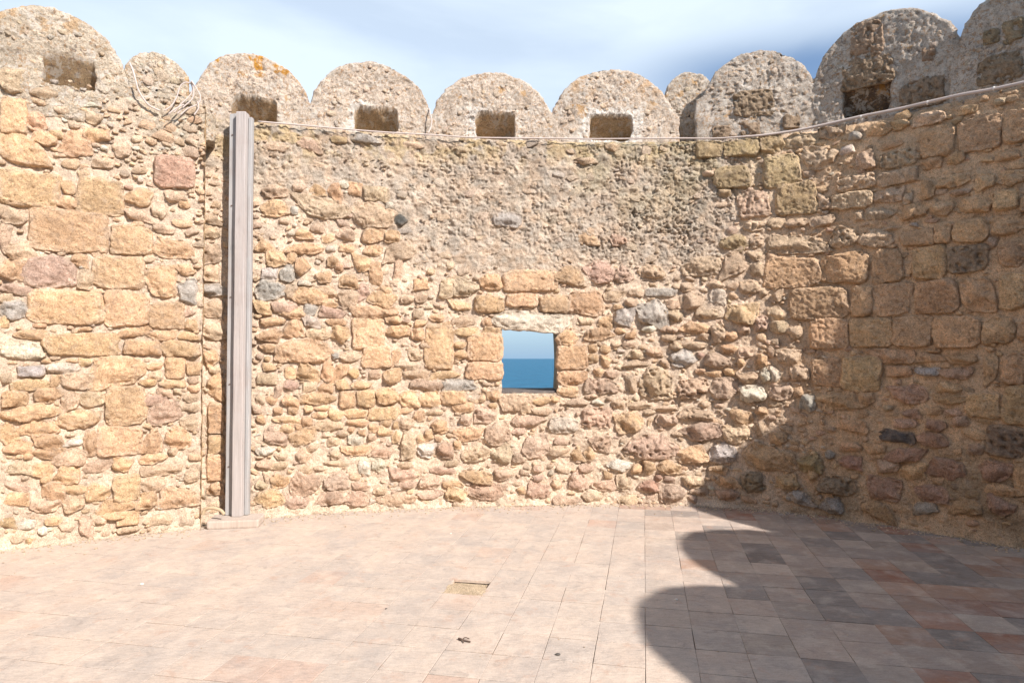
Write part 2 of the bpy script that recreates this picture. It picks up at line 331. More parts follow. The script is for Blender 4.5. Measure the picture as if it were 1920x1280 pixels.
# ------------------------------------------------------------ stones
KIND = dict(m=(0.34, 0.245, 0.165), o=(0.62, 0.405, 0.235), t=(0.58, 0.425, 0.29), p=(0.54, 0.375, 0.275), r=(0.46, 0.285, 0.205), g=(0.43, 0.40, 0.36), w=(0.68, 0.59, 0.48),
            n=(0.075, 0.078, 0.085), d=(0.27, 0.21, 0.15), b=(0.62, 0.41, 0.235), y=(0.44, 0.32, 0.18))
ORG = dict(A=(0, 0), B=(480, 0), C=(960, 0), D=(1440, 0), E=(0, 320), F=(480, 320), G=(960, 320), H=(1440, 320),
           I=(0, 640), J=(480, 640), K=(960, 640), L=(1440, 640), M=(0, 960), Q=(1440, 960))
DATA = {
'A': "0 510 180 700 t,0 740 200 1000 os,190 850 350 980 o,0 1040 360 1230 o,220 660 420 740 t,240 750 350 790 t,470 980 680 1170 o,240 990 430 1090 o,620 960 820 1060 o,370 980 480 1040 o,1160 1175 1460 1405 rs,640 840 760 930 t,400 800 520 850 t,700 1180 850 1260 t,850 1080 980 1180 t",
'E': "0 10 450 270 os,460 70 565 180 o,440 190 580 295 o,580 60 925 340 os,935 145 1145 255 o,930 105 1000 140 p,0 285 205 400 t,230 295 815 600 os,835 420 1140 630 os,1150 520 1450 660 o,0 400 80 620 t,50 530 255 685 t,175 640 570 870 p,530 620 660 710 o,0 670 185 810 o,590 740 705 890 t,700 645 1090 885 os,1110 710 1320 950 o,1320 700 1450 780 o,1340 820 1475 985 g,0 850 250 925 p,0 920 95 990 t,0 970 210 1110 g,220 900 780 1145 os,790 905 1120 1160 os,1120 985 1380 1185 os,1390 1020 1475 1085 p,1385 1115 1480 1195 o,240 1140 350 1180 o,120 1190 365 1265 o,590 1170 690 1200 o,900 1180 1110 1240 o,1110 1200 1335 1270 o,1335 1210 1485 1265 o,0 1090 65 1180 o,1345 230 1425 285 o,1240 150 1390 230 t,1140 280 1250 350 t,950 300 1120 370 t,1150 400 1300 470 t",
'I': "345 -60 895 105 os,930 -10 1200 100 os,1215 0 1500 110 o,20 10 320 135 w,500 130 590 160 o,590 130 690 185 o,310 130 380 160 o,130 180 340 265 gs,345 160 600 240 w,690 110 1095 330 o,1100 160 1220 215 o,1110 220 1220 290 t,1240 120 1390 275 os,1400 155 1510 250 os,1410 260 1490 320 p,1190 285 1390 350 o,0 240 90 310 t,80 280 375 370 o,380 250 460 350 o,460 240 720 360 t,1050 280 1175 335 o,15 370 205 490 o,250 350 455 455 o,460 380 600 510 p,595 370 790 480 t,795 340 1100 620 os,1090 395 1245 480 p,1110 450 1365 610 p,1185 350 1290 415 t,1300 350 1360 390 t,1410 325 1500 385 o,1380 390 1490 450 t,1360 460 1490 525 t,20 480 440 590 o,450 510 745 650 o,0 630 140 770 o,150 590 440 710 o,735 640 1060 855 os,1070 680 1215 835 o,1240 650 1430 805 o,1360 560 1490 665 t,630 670 740 855 o,250 690 475 800 o,490 730 620 785 w,35 740 250 840 o,260 800 430 880 o,180 830 250 885 o,395 810 655 935 t,1040 840 1255 915 o,1260 790 1340 850 t,50 895 290 990 t,250 900 405 1025 o,850 870 985 970 o,300 1010 390 1065 o,415 930 600 1075 o,620 900 830 980 t,1060 920 1370 1000 t,1380 980 1490 1050 t,850 1005 1050 1195 os,490 1070 650 1145 o,640 1070 835 1190 o,310 1050 490 1180 o,1050 1010 1240 1110 t,1200 1100 1490 1240 o,1040 1130 1170 1250 o,40 1130 220 1225 o,470 1150 640 1270 t,240 1190 460 1280 t,740 1190 1040 1280 o",
'M': "770 -10 1045 50 o,875 25 1040 100 os,880 105 1045 150 t,590 40 700 170 p,0 40 110 110 o,120 60 270 130 w,340 40 470 100 o,70 170 190 235 t,190 190 260 245 o,690 30 800 100 t,280 110 360 170 w,1100 20 1300 90 t",
'F': "60 110 240 200 t,45 220 240 345 o,340 210 690 360 t,260 265 320 330 g,270 100 370 160 t,405 110 520 190 o,540 90 640 210 o,810 120 1000 230 t,620 70 700 130 w,700 90 800 190 o,730 240 1040 430 t,970 235 1030 290 w,1040 335 1125 415 n,1785 310 1990 420 g,805 430 960 540 o,965 450 1080 540 o,610 430 740 520 t,490 480 590 540 o,300 440 420 510 o,410 400 520 460 t,0 530 130 615 o,260 540 500 625 o,630 550 740 610 o,530 560 600 605 w,810 560 950 640 o,980 540 1190 670 t,75 600 230 720 o,230 610 300 695 o,290 655 400 770 o,535 640 625 720 o,590 700 655 755 o,740 640 860 760 o,850 690 950 885 o,1035 650 1100 820 t,40 730 160 820 g,180 705 290 830 g,320 820 410 860 w,-10 830 220 970 g,215 850 310 950 t,280 880 530 1000 o,460 760 570 840 o,470 860 590 930 t,620 780 770 880 o,620 890 765 1020 t,760 850 850 960 p,930 870 1025 935 o,1185 810 1290 890 o,1380 810 1480 960 t,1480 820 1660 940 t,1680 780 1840 890 o,120 980 310 1060 p,220 1030 365 1115 o,355 1000 460 1080 g,490 970 610 1030 o,470 1030 670 1100 p,0 980 110 1080 o,360 1090 470 1170 w,720 1010 1060 1100 o,850 900 1050 1020 o,40 1100 220 1160 o,215 1120 360 1250 o,530 1110 670 1160 o,565 1160 705 1275 o,370 1180 560 1270 t,0 1200 200 1280 o,725 1110 960 1330 os,970 1090 1085 1150 o,1110 1090 1155 1140 p,1190 1120 1280 1170 o,1310 1070 1410 1130 o,1180 1040 1250 1110 t,970 1160 1155 1245 o,1165 1180 1265 1270 o,1270 1150 1480 1480 os,1460 980 1610 1045 o,1465 1090 1640 1165 t,1645 940 1860 1060 os,1700 1100 1775 1165 o,1480 1175 1670 1240 o,1700 1170 1830 1250 o,1785 1060 2340 1205 w,1085 930 1180 990 t,1200 920 1280 990 t,1230 1290 1400 1340 t",
'G': "-60 750 340 905 os,-40 920 190 1020 os,210 930 430 1065 os,430 900 680 1080 o,330 720 530 850 o,565 680 770 840 p,775 710 890 835 p,950 710 1140 805 t,500 470 640 560 o,740 480 860 560 p,1000 880 1230 945 gs,1200 840 1265 890 t,1265 840 1360 905 t,1480 890 1610 1015 w,1270 910 1430 1035 t,690 900 830 980 t,880 880 990 940 t,940 980 1160 1150 g,1160 1050 1280 1130 t,770 1040 910 1160 g,1165 965 1260 1040 t,1605 1000 1830 1150 b,1380 1040 1560 1110 t,640 1090 760 1190 o,505 1100 610 1155 t,760 1000 830 1040 o,850 960 940 1020 t,980 1160 1080 1210 w,1110 1160 1250 1220 t,1265 1140 1480 1220 o,1490 1140 1600 1280 t,1595 1200 1690 1275 o,540 1180 750 1270 o,338 1205 490 1310 o,770 1180 850 1225 o,850 1210 930 1260 o,1120 1225 1230 1280 t,1400 1220 1480 1270 t,1700 1150 1780 1230 t,1820 1090 1920 1190 p,1520 -30 1780 130 ys,1700 150 1940 350 ps,1740 380 1900 450 t,1550 490 1760 590 y,1280 650 1570 780 t,1600 600 1770 780 t,1790 600 1900 670 t,1780 500 1890 570 t,1700 820 1870 920 t,1620 840 1710 890 t,1850 890 1920 950 t,1780 690 1900 790 t,1540 140 1640 200 y,1430 0 1520 40 t,1470 820 1590 880 t",
'H': "-30 -110 230 115 ys,260 0 350 50 t,65 100 355 320 ys,520 30 800 140 ts,820 0 1110 100 ts,380 190 470 290 t,480 165 775 280 ts,790 140 1010 235 t,1015 170 1085 250 t,1140 70 1250 210 b,0 355 130 430 t,130 360 300 420 t,310 340 500 410 t,650 305 715 370 t,720 280 955 370 t,970 250 1210 350 b,1215 230 1385 330 b,1420 190 1680 310 b,1690 150 1870 290 bs,0 490 410 620 t,470 430 690 570 t,690 440 920 570 t,1000 450 1240 560 bs,1250 400 1370 540 bs,1390 370 1640 530 bs,1670 330 1930 480 b,1640 500 1720 580 p,-20 660 380 870 bs,400 625 735 835 bs,790 600 1000 830 bs,1090 575 1330 800 bs,1350 570 1640 760 ds,1730 530 1930 720 b,170 880 590 1105 bs,630 870 780 1080 bs,790 850 1060 1070 bs,1110 830 1410 1060 bs,1450 810 1700 1040 b,1740 780 1930 1030 bs,0 1020 120 1110 t,320 1110 590 1330 bs,620 1110 920 1310 bs,940 1100 1220 1310 bs,1240 1100 1580 1320 bs,1610 1090 1850 1290 b,1880 1100 2100 1290 b,20 1130 150 1220 t,130 1170 260 1260 t,30 910 100 980 t,1360 140 1520 180 p,860 420 990 445 t,1060 390 1120 415 g,1300 20 1500 120 b,1550 30 1700 140 b,1720 0 1930 110 b,1900 150 2150 300 bs,1950 350 2200 500 bs,1960 560 2200 740 bs,1960 800 2200 1040 bs",
'D': "-60 1010 110 1150 y,120 1000 370 1110 t,540 1095 645 1160 w,655 1135 800 1275 t,840 1130 1130 1240 ts,1150 960 1390 1170 bs,1430 880 1740 1120 bs,1760 830 2000 1050 bs,1430 790 1580 850 b,740 930 920 1010 b,930 900 1060 970 b,1100 840 1330 930 t,1140 1185 1300 1265 b,850 1060 1010 1110 b,380 950 580 1040 t,600 990 710 1050 g,270 1120 520 1260 t,1700 1130 1880 1200 b,1690 740 1780 790 t,1350 1150 1480 1230 b,1940 1080 2150 1230 b,1900 760 2050 810 b",
'C': "1385 1060 1575 1180 ys,1590 1050 1855 1170 ys,-120 1060 -40 1100 t,500 1180 620 1230 t,700 1080 800 1130 t",
'B': "730 1010 910 1070 g,320 1040 480 1130 p,60 1070 250 1130 t,560 1020 680 1070 y,1500 1100 1600 1150 t,1100 1060 1250 1110 t",
'J': "30 20 160 80 o,140 -10 560 160 o,570 85 625 130 g,630 70 790 150 t,60 110 105 150 o,800 35 1010 195 os,1020 60 1090 150 o,1145 60 1250 140 t,1040 155 1220 205 t,1490 0 1580 50 o,1490 65 1585 130 o,1590 -60 1848 145 os,1580 155 1850 285 os,50 160 145 220 o,0 240 165 320 t,215 190 300 280 o,305 185 475 295 o,500 130 580 305 o,590 170 690 270 o,695 200 770 270 o,850 210 940 275 p,960 210 1100 310 o,1105 215 1300 280 t,1310 220 1520 280 o,210 285 310 365 p,145 290 200 410 p,350 300 460 370 t,465 320 585 385 o,595 285 700 365 o,705 300 860 355 o,1160 290 1400 365 p,1410 280 1640 375 g,0 400 70 470 t,330 385 585 470 o,190 410 325 485 o,80 410 160 470 o,630 370 750 500 os,755 365 895 490 os,905 350 1060 470 o,1075 365 1215 490 o,1220 375 1380 490 o,1385 370 1575 470 os,1730 370 1830 440 o,1750 460 1810 505 o,1480 465 1630 530 o,130 490 200 540 o,240 490 320 545 o,360 480 430 530 o,440 480 550 520 o,425 525 530 575 o,545 515 655 590 o,665 505 835 570 o,845 490 1065 585 os,1070 495 1165 540 o,130 560 335 615 o,345 560 430 645 o,445 585 655 665 t,0 550 60 610 o,680 580 840 630 o,845 620 925 680 o,930 590 1015 640 o,1075 580 1180 660 t,1180 520 1270 600 o,1530 550 1620 620 p,1640 490 1800 610 p,1270 510 1400 550 t,180 625 290 690 o,295 620 345 675 o,60 670 240 770 p,250 650 450 770 o,605 660 690 710 t,690 640 735 680 o,765 665 825 710 o,840 690 900 745 p,910 645 1020 710 o,1025 600 1070 655 o,690 700 810 780 w,1020 670 1080 760 o,1085 680 1195 880 t,1200 700 1265 760 o,1265 660 1335 740 o,1340 700 1400 750 o,1320 590 1430 690 o,1480 650 1700 740 o,1720 620 1920 780 p,540 720 630 780 t,640 780 870 850 o,880 790 1025 865 p,1210 765 1330 865 w,1350 760 1480 880 r,1485 740 1540 810 o,1550 770 1760 900 t,1775 785 1920 910 t,380 770 470 820 t,0 790 140 855 w,140 835 240 885 t,310 800 410 910 t,560 820 640 885 t,10 880 120 950 t,110 905 235 960 t,320 930 420 1005 t,430 935 520 970 t,515 890 670 930 t,770 900 865 990 w,870 880 970 975 w,1060 900 1170 955 t,1310 940 1500 990 p,1420 890 1520 935 t,1010 960 1200 1045 p,1550 970 1780 1060 o,60 980 105 1060 t,110 1000 250 1100 o,255 990 480 1150 p,510 990 690 1110 p,725 1055 850 1115 r,1220 1010 1380 1100 p,1080 1050 1190 1110 t,0 1050 90 1105 t,0 1110 205 1240 o,210 1160 390 1250 p,475 1120 650 1220 p,665 1120 840 1230 p,915 1150 1210 1230 p,1220 1110 1390 1180 p,1400 1040 1540 1095 o,1420 1100 1585 1200 o,1590 1060 1860 1190 p,1790 960 1920 1040 p,880 1090 980 1145 t,1830 400 2100 520 t,0 860 60 880 t,180 1010 240 1050 t,560 600 640 640 t",
'K': "338 25 565 205 os,342 220 550 330 o,340 340 500 410 o,575 20 640 80 o,570 90 650 160 o,665 110 745 190 o,660 30 740 80 o,880 60 980 130 t,830 -10 930 50 t,750 0 820 40 t,1005 50 1130 110 t,1180 70 1380 185 g,1280 0 1460 55 t,1180 0 1275 62 t,1385 80 1440 130 r,1450 100 1640 200 p,1560 20 1690 95 o,1700 50 1810 120 p,1820 90 1910 190 o,1690 130 1750 190 o,860 140 1000 185 t,960 195 1200 420 t,860 240 930 380 t,1110 135 1180 190 t,615 200 690 260 o,550 280 790 390 p,700 210 800 270 p,1250 280 1470 425 t,1490 270 1695 425 p,1380 200 1450 240 o,1460 220 1580 265 o,1590 205 1680 260 o,1700 230 1840 315 t,1715 330 1905 450 w,1860 210 1960 300 w,410 430 570 480 p,550 395 640 425 p,600 435 680 470 w,530 500 740 655 p,745 430 850 500 t,150 420 290 475 o,65 440 145 540 t,290 410 350 460 o,150 490 300 550 t,860 455 1040 505 t,1060 480 1240 520 t,1260 505 1520 590 p,1080 550 1240 640 p,780 530 985 680 o,990 510 1075 550 t,1300 610 1570 735 p,1580 620 1780 760 t,1640 510 1810 610 o,1830 490 1920 560 o,280 570 490 690 w,0 560 230 640 p,0 650 100 700 p,90 700 270 870 p,600 710 740 830 p,850 700 1240 870 p,1250 790 1460 905 o,1480 770 1685 905 g,440 810 530 890 o,540 800 620 890 o,720 890 890 970 w,280 780 430 860 t,500 920 610 980 p,160 930 240 980 p,900 920 980 990 o,985 900 1080 990 o,1090 900 1270 990 o,1480 930 1620 985 o,1070 1000 1130 1045 r,950 1045 1110 1125 r,430 990 570 1110 p,160 1000 240 1050 p,690 980 760 1030 o,600 1040 770 1120 p,780 1000 900 1120 t,1300 1010 1440 1095 t,1140 1010 1220 1060 p,120 1060 300 1170 p,535 1130 680 1200 t,1100 1070 1290 1220 p,800 1150 940 1230 t,1340 1100 1470 1150 p,1320 1155 1390 1220 p,40 1090 100 1140 o,1530 1010 1700 1090 b,1540 1110 1700 1190 r,1730 980 1900 1130 d,0 840 80 910 p,310 1160 520 1230 p,1740 790 2130 960 b,640 560 700 600 t,1820 600 1900 700 t",
'L': "60 60 240 170 t,0 40 50 120 t,0 200 90 300 w,165 175 310 290 t,0 320 180 440 p,330 135 545 325 bs,555 130 845 360 bs,330 -50 570 50 bs,800 60 1090 165 b,1110 90 1320 150 b,1340 90 1560 170 b,1620 110 1730 290 b,1740 90 1950 320 b,890 185 1070 260 bs,1100 195 1280 260 g,1310 200 1530 280 p,240 400 355 520 g,370 370 660 510 b,680 380 800 470 b,930 330 1190 470 r,1240 400 1480 470 b,1260 310 1450 380 b,1490 400 1730 570 bs,1760 340 2000 610 bs,860 480 940 520 t,1000 510 1140 570 r,1210 490 1310 550 b,1320 510 1450 560 p,530 590 740 670 b,940 575 1110 650 p,1180 590 1320 670 r,835 665 1085 755 n,1120 680 1330 790 r,1640 640 1930 860 ds,540 760 700 820 b,730 770 880 850 b,920 800 1150 900 r,525 860 700 950 r,820 890 980 980 p,980 930 1190 1030 b,1200 880 1460 1030 r,230 850 410 990 y,750 1020 990 1190 r,1110 1070 1340 1200 r,150 1120 310 1220 g,400 1170 560 1290 g,380 1010 660 1150 d,1590 900 1830 1050 r,1850 900 2050 1150 os,20 680 140 770 b,425 820 505 880 g,1090 1205 1270 1290 g,1500 770 1620 850 p,1380 560 1500 640 p,1640 1070 1870 1160 b,60 1000 230 1110 b,700 1200 900 1300 b,1400 1180 1600 1300 b,1650 1180 1850 1300 r,1200 60 1290 85 b,300 960 370 1040 b,2000 100 2200 320 bs,2050 400 2250 600 bs",
}
RECESS = "E:1510 550 1670 690 t,E:1530 850 1680 940 g,E:1510 985 1680 1100 t,E:1510 1150 1680 1260 t,E:1510 710 1640 830 t,I:1530 70 1640 185 o,I:1570 190 1670 245 t,I:1560 255 1680 420 o,I:1560 460 1680 685 os,I:1560 700 1680 830 os,I:1550 850 1680 1040 os,I:1550 1060 1680 1150 o,E:1510 330 1640 400 t,E:1520 420 1650 500 t"

def stone_mesh(curve, s, z, w, h, depth, square, seed, nr, nseg, pitted, tilt=0.0, d0=0.0, cell=0.0105):
    r = np.random.default_rng(seed); jt = 0.05 if square else 0.26
    nu, nv = int(np.clip(w / cell, 5, 48)), int(np.clip(h / cell, 5, 40))
    if nr < 8: nu, nv = min(nu, 7 if nr > 4 else 5), min(nv, 6 if nr > 4 else 5)
    gu, gv = np.linspace(-1, 1, nu), np.linspace(-1, 1, nv); gu, gv = np.sin(gu * 1.25) / math.sin(1.25), np.sin(gv * 1.25) / math.sin(1.25)
    U, W_ = np.meshgrid(gu, gv, indexing='ij'); shp = U.shape; idx = np.arange(nu * nv).reshape(shp)
    loop = np.concatenate([idx[:-1, 0], idx[-1, :-1], idx[:0:-1, -1], idx[0, :0:-1]]); U, W_ = U.ravel(), W_.ravel()
    U = np.concatenate([U, U[loop], U[loop]]); W_ = np.concatenate([W_, W_[loop], W_[loop]]); n0, nl = nu * nv, len(loop)
    th = np.arctan2(W_, U); rho = np.maximum(np.abs(U), np.abs(W_)); ct, st = np.cos(th), np.sin(th)
    pl = [(k * np.pi / 2 + r.normal() * jt, 1.0) for k in range(4)]
    for k in range(4):
        if square: pl.append((np.pi / 4 + k * np.pi / 2 + r.normal() * 0.08, r.uniform(1.18, 1.34)))
        elif r.random() < 0.75: pl.append((np.pi / 4 + k * np.pi / 2 + r.normal() * 0.3, r.uniform(0.94, 1.22)))
    pe = 22 if square else 13
    rad = sum((np.maximum(0, np.cos(th - a0)) / d_) ** pe for a0, d_ in pl) ** (-1 / pe)
    na = 0.022 if square else 0.045
    wob = sum(r.normal() * na / (k ** 0.6) * np.cos(k * th + r.uniform(0, 6.28)) for k in range(2, 9)); rad = rad * (1 + np.clip(wob, -0.25, 0.25))
    kx, kz = (r.normal() * 0.03, r.normal() * 0.04) if square else (r.normal() * 0.10, r.normal() * 0.10)
    pw = 11.0 if square else r.uniform(4.5, 10.0); q = (1 - np.clip(rho, 0, 1) ** pw) ** 0.6
    prof = 0.25 + 0.75 * q; ringk = np.ones(len(U)); ringk[n0:] = 1.03; R_ = rho * rad * ringk
    a = R_ * ct * w / 2; b = R_ * st * h / 2; a = a * (1 + kx * b / (h / 2)); b = b * (1 + kz * a / (w / 2))
    if tilt: a, b = a * math.cos(tilt) - b * math.sin(tilt), a * math.sin(tilt) + b * math.cos(tilt)
    dd = prof * depth; tl = r.normal() * 0.16, r.normal() * 0.16 + 0.05; dd = dd + (tl[0] * a / w - tl[1] * b / h) * depth * 1.2
    for _ in range(4 if square else 7):          # chiselled planes cutting the face
        g0 = r.uniform(0, 6.28); sl = r.uniform(0.25, 0.9 if square else 1.9); c0 = r.uniform(0.62, 1.15)
        pln = depth * (c0 + sl * (0.35 - (a * math.cos(g0) / w * 2 + b * math.sin(g0) / h * 2))); dd = np.minimum(dd, np.maximum(pln, depth * 0.22))
    dd[n0:n0 + nl] = 0.0; dd[n0 + nl:] = -0.035
    P0 = curve.pos(s + a, z + b, dd + d0); sv = r.uniform(0, 40, 3)
    f1 = fbm(P0 + sv, 9, 3); f2 = fbm(P0 + sv, 30, 3); f3 = ridged(P0 + sv, 20, 2)
    k = np.ones(len(U)); k[n0 + nl:] = 0; k[n0:n0 + nl] = 0.5; am = min(1.0, min(w, h) / 0.14); gs = 0.45 if square and not pitted else 1.0
    f4 = fbm(P0 + sv, 55, 2); f5 = ridged(P0 * np.array([1, 1, 2.4]) + sv, 13, 3)
    dn = (0.010 * f1 * gs + 0.010 * f2 * (1.5 if pitted else 0.9) * (0.5 + 0.5 * gs) + 0.008 * (f3 - 0.5) * gs + 0.010 * f4 + 0.006 * (f5 - 0.6) * gs) * am * k
    pit = np.clip(-fbm(P0 + sv, 26 if pitted else 40, 2, off=4.0) - (0.15 if pitted else 0.30), 0, 1) * (0.085 if pitted else 0.035) * am * k
    la = (0.014 * fbm(P0 + sv, 14, 3, off=9.0) + 0.006 * fbm(P0 + sv, 50, 2, off=9.0)) * am; lb = (0.014 * fbm(P0 + sv, 14, 3, off=19.0) + 0.006 * fbm(P0 + sv, 50, 2, off=19.0)) * am
    V = curve.pos(s + a + la * rho, z + b + lb * rho, dd + d0 + dn - pit)
    Q = [grid_quads(nu, nv)]; j = np.arange(nl); j2 = (j + 1) % nl
    Q.append(np.stack([loop[j], n0 + j, n0 + j2, loop[j2]], 1)); Q.append(np.stack([n0 + j, n0 + nl + j, n0 + nl + j2, n0 + j2], 1))
    stone_mesh.rho = rho
    return V, np.vstack(Q)[:, ::-1]
def tint(kind, seed, var=0.09):
    r = np.random.default_rng(seed + 999); c = np.array(KIND[kind]); c = c * (1 + r.normal() * var)
    c = c * (1 + r.normal(size=3) * 0.02); return np.clip(c, 0.02, 0.72)

records = {'main': [], 'left': []}
def add_rec(wall, curve, org, x0, y0, x1, y1, code):
    ox, oy = ORG[org]; X0, Y0, X1, Y1 = ox + x0 / 4, oy + y0 / 4, ox + x1 / 4, oy + y1 / 4
    mx, my = (X0 + X1) / 2, (Y0 + Y1) / 2
    sa, _ = curve.inv(X0, my); sb, _ = curve.inv(X1, my); s, z = curve.inv(mx, my); zt = curve.inv(mx, Y0)[1]; zb = curve.inv(mx, Y1)[1]
    records[wall].append(dict(s=s, z=z, w=abs(sb - sa), h=abs(zt - zb), kind=code[0], sq=code.endswith('s'), area=(X1 - X0) * (Y1 - Y0), px=mx, py=my))
for org, txt in DATA.items():
    for item in txt.split(','):
        v = item.split(); x0, y0, x1, y1 = map(float, v[:4]); px = ORG[org][0] + (x0 + x1) / 8
        lw = px < 380; add_rec('left' if lw else 'main', left if lw else main, org, x0, y0, x1, y1, v[4])
for item in RECESS.split(','):
    o_, rest = item.split(':'); v = rest.split(); add_rec('main', main, o_, *map(float, v[:4]), v[4])

def pack(parent, recs, curve, key, fill_specs, srange, ztop):
    """places the traced stones, then packs smaller rubble into the mortar left between them"""
    cell = 0.008; nS = int((curve.L) / cell) + 2; nZ = int(ztop / cell) + 4; occ = np.zeros((nS, nZ), bool)
    ss = (np.arange(nS) * cell)[:, None]; zz_ = (np.arange(nZ) * cell)[None, :]
    if key == 'main': occ |= (ss > ws0 - 0.02) & (ss < ws1 + 0.02) & (zz_ > wz0 - 0.02) & (zz_ < wz1 + 0.02)
    def mark(s, z, w, h, k=0.88):
        i0, i1 = int(max(0, (s - w / 2) / cell)), int(min(nS, (s + w / 2) / cell + 2)); j0, j1 = int(max(0, (z - h / 2) / cell)), int(min(nZ, (z + h / 2) / cell + 2))
        if i0 >= i1 or j0 >= j1: return None
        m = (np.abs((ss[i0:i1] - s) / (w / 2 * k)) ** 3 + np.abs((zz_[:, j0:j1] - z) / (h / 2 * k)) ** 3) < 1
        return i0, i1, j0, j1, m
    recs.sort(key=lambda r: -r['area']); Vs, Qs, Cs, off = [], [], [], 0; count = 0
    for idx, r in enumerate(recs):
        if r['z'] + r['h'] / 2 > ztop + 0.03: continue
        m = mark(r['s'], r['z'], r['w'], r['h'], 1.0)
        if m: occ[m[0]:m[1], m[2]:m[3]] |= m[4]
        mn = min(r['w'], r['h']); seed = int(r['px'] * 7919 + r['py'] * 31); rr = np.random.default_rng(seed)
        depth = (0.032 + rr.uniform(0, 0.026)) if r['sq'] else min(0.060, 0.016 + mn * 0.20 * rr.uniform(0.45, 1.6) + 0.006)
        if 1180 < r['px'] < 1560 and r['py'] > 560 and not r['sq']: depth *= 1.45
        if r['px'] > 1560: depth = min(depth * 1.15, 0.052)
        if r['kind'] == 'n': depth = 0.035
        pitted = r['kind'] in 'd' or (r['kind'] in 'pt' and r['px'] > 1100 and rr.random() < 0.4)
        big = max(r['w'], r['h']); nseg = int(np.clip(big / 0.35 * 84, 34, 110)); nr = int(np.clip(mn / 0.2 * 20, 8, 26))
        tilt = 0 if r['sq'] else rr.normal() * 0.05
        V, Q = stone_mesh(curve, r['s'], r['z'], r['w'] * (1.06 if r['px'] > 1450 and r['sq'] else 1.02), r['h'] * (1.08 if r['px'] > 1450 and r['sq'] else 1.03), depth, r['sq'], seed, nr, nseg, pitted, tilt)
        c = tint(r['kind'], seed); mc = mortar_colour(curve.pos(r['s'], r['z'])[None])[0] if key == 'main' else mortar_colour(curve.pos(r['s'], r['z'])[None], True)[0]
        c = c * 0.90 + mc * 0.10; rg_ = np.clip((stone_mesh.rho - 0.72) / 0.25, 0, 1)[:, None] * (0.25 + 0.75 * (fbm(V, 16, 3, off=2.0) > 0.0))[:, None]
        col = c * (1 - 0.45 * rg_) + mc * 0.45 * rg_; col = col * (1 + 0.16 * fbm(V, 10, 3, off=6.0) + 0.22 * np.clip(fbm(V, 45, 2, off=8.0), -1, 0.2))[:, None]
        if count < 300:
            cen = curve.pos(r['s'], r['z']); 
            o = link('stone', new_mesh('stone', V - cen, Q, col), M_stone, parent, Vector(cen) - parent.location); count += 1
        else:
            Vs.append(V); Qs.append(Q + off); off += len(V); Cs.append(col)
    for (n, smin, smax, cond, kinds, dk) in fill_specs:
        cand = np.stack([RNG.uniform(srange[0], srange[1], n), RNG.uniform(0.01, ztop - 0.02, n)], 1); pp = curve.pos(cand[:, 0], cand[:, 1]); px, py = project(pp)
        ok = cond(px, py); sz = np.sort(smin + (smax - smin) * RNG.random(n) ** 1.8)[::-1]
        for k in np.nonzero(ok)[0]:
            w = sz[k] * RNG.uniform(0.9, 1.7); h = sz[k] * RNG.uniform(0.55, 1.0); s, z = cand[k]
            m = mark(s, z, w, h, 1.05)
            if m is None: continue
            sub = occ[m[0]:m[1], m[2]:m[3]]
            if (sub & m[4]).any(): continue
            sub |= m[4]; seed = int(RNG.integers(1 << 30)); kd = kinds[int(RNG.integers(len(kinds)))]
            depth = min(0.05, min(w, h) * dk * RNG.uniform(0.5, 1.2)); sg = 18 if max(w, h) > 0.06 else 11; nrr = 6 if sg == 18 else 4
            V, Q = stone_mesh(curve, s, z, w, h, depth, False, seed, nrr, sg, False, RNG.normal() * 0.2)
            Vs.append(V); Qs.append(Q + off); off += len(V); cc = tint(kd, seed, 0.16)
            kk = 0.65 if rough_zone(px[k], py[k]) > 0.4 and key == 'main' else 0.4; cc = (1 - kk) * cc + kk * mortar_colour(pp[k][None], key == 'left')[0]
            Cs.append(np.tile(cc, (len(V), 1)))
    o = link('rubble', new_mesh('rubble', np.vstack(Vs) - np.array(parent.location), np.vstack(Qs), np.vstack(Cs)), M_stone, parent); o['kind'] = 'stuff'
    print(key, 'parts', count, 'rubble verts', off)

lowz = lambda px, py: (rough_zone(px, py) < 0.5) & (px < 1560)
rgt = lambda px, py: (px >= 1500)
rough = lambda px, py: rough_zone(px, py) > 0.4
pack(R_main, records['main'], main, 'main', [
    (1600, 0.05, 0.11, lowz, 'ooottp', 0.42), (5200, 0.022, 0.055, lowz, 'ooottpw', 0.45),
    (900, 0.06, 0.16, rgt, 'bbbbtr', 0.28), (2200, 0.025, 0.06, rgt, 'bbtrd', 0.35),
    (450, 0.04, 0.10, rough, 'tttoppg', 0.16), (3200, 0.012, 0.034, rough, 'ttttoypgwb', 0.25)], (0.0, main.L), TOPZ)
pack(R_left, records['left'], left, 'left', [
    (1200, 0.06, 0.12, lambda px, py: (py > 200), 'ooott', 0.38), (3200, 0.022, 0.05, lambda px, py: py > 190, 'oootwt', 0.42),
    (2200, 0.015, 0.04, lambda px, py: ((px > 180) & (py < 330)) | (py < 170), 'ttwog', 0.35)], (0.7, left.L - 0.01), 4.08)

# dark slate sill lying in the window opening
sc_ = (ws0 + ws1) / 2; S5 = np.linspace(ws0 - 0.05, ws1 + 0.05, 14); rows = []
for (d, zz2) in ((-0.04, wz0 - 0.02), (-0.035, wz0 + 0.012), (-0.05, wz0 + 0.022), (-0.3, wz0 + 0.028), (-0.58, wz0 + 0.034), (-0.60, wz0 - 0.02)):
    p = main.pos(S5, np.full(14, zz2), d); p += fbm(p, 9, 3)[:, None] * 0.006; rows.append(p)
G = np.stack(rows, 1)
link('window_sill', new_mesh('window_sill', G.reshape(-1, 3) - np.array(R_main.location), grid_quads(14, 6)[:, ::-1], np.tile(np.array([[0.16, 0.14, 0.13]]), (84, 1))), M_stone, R_main)

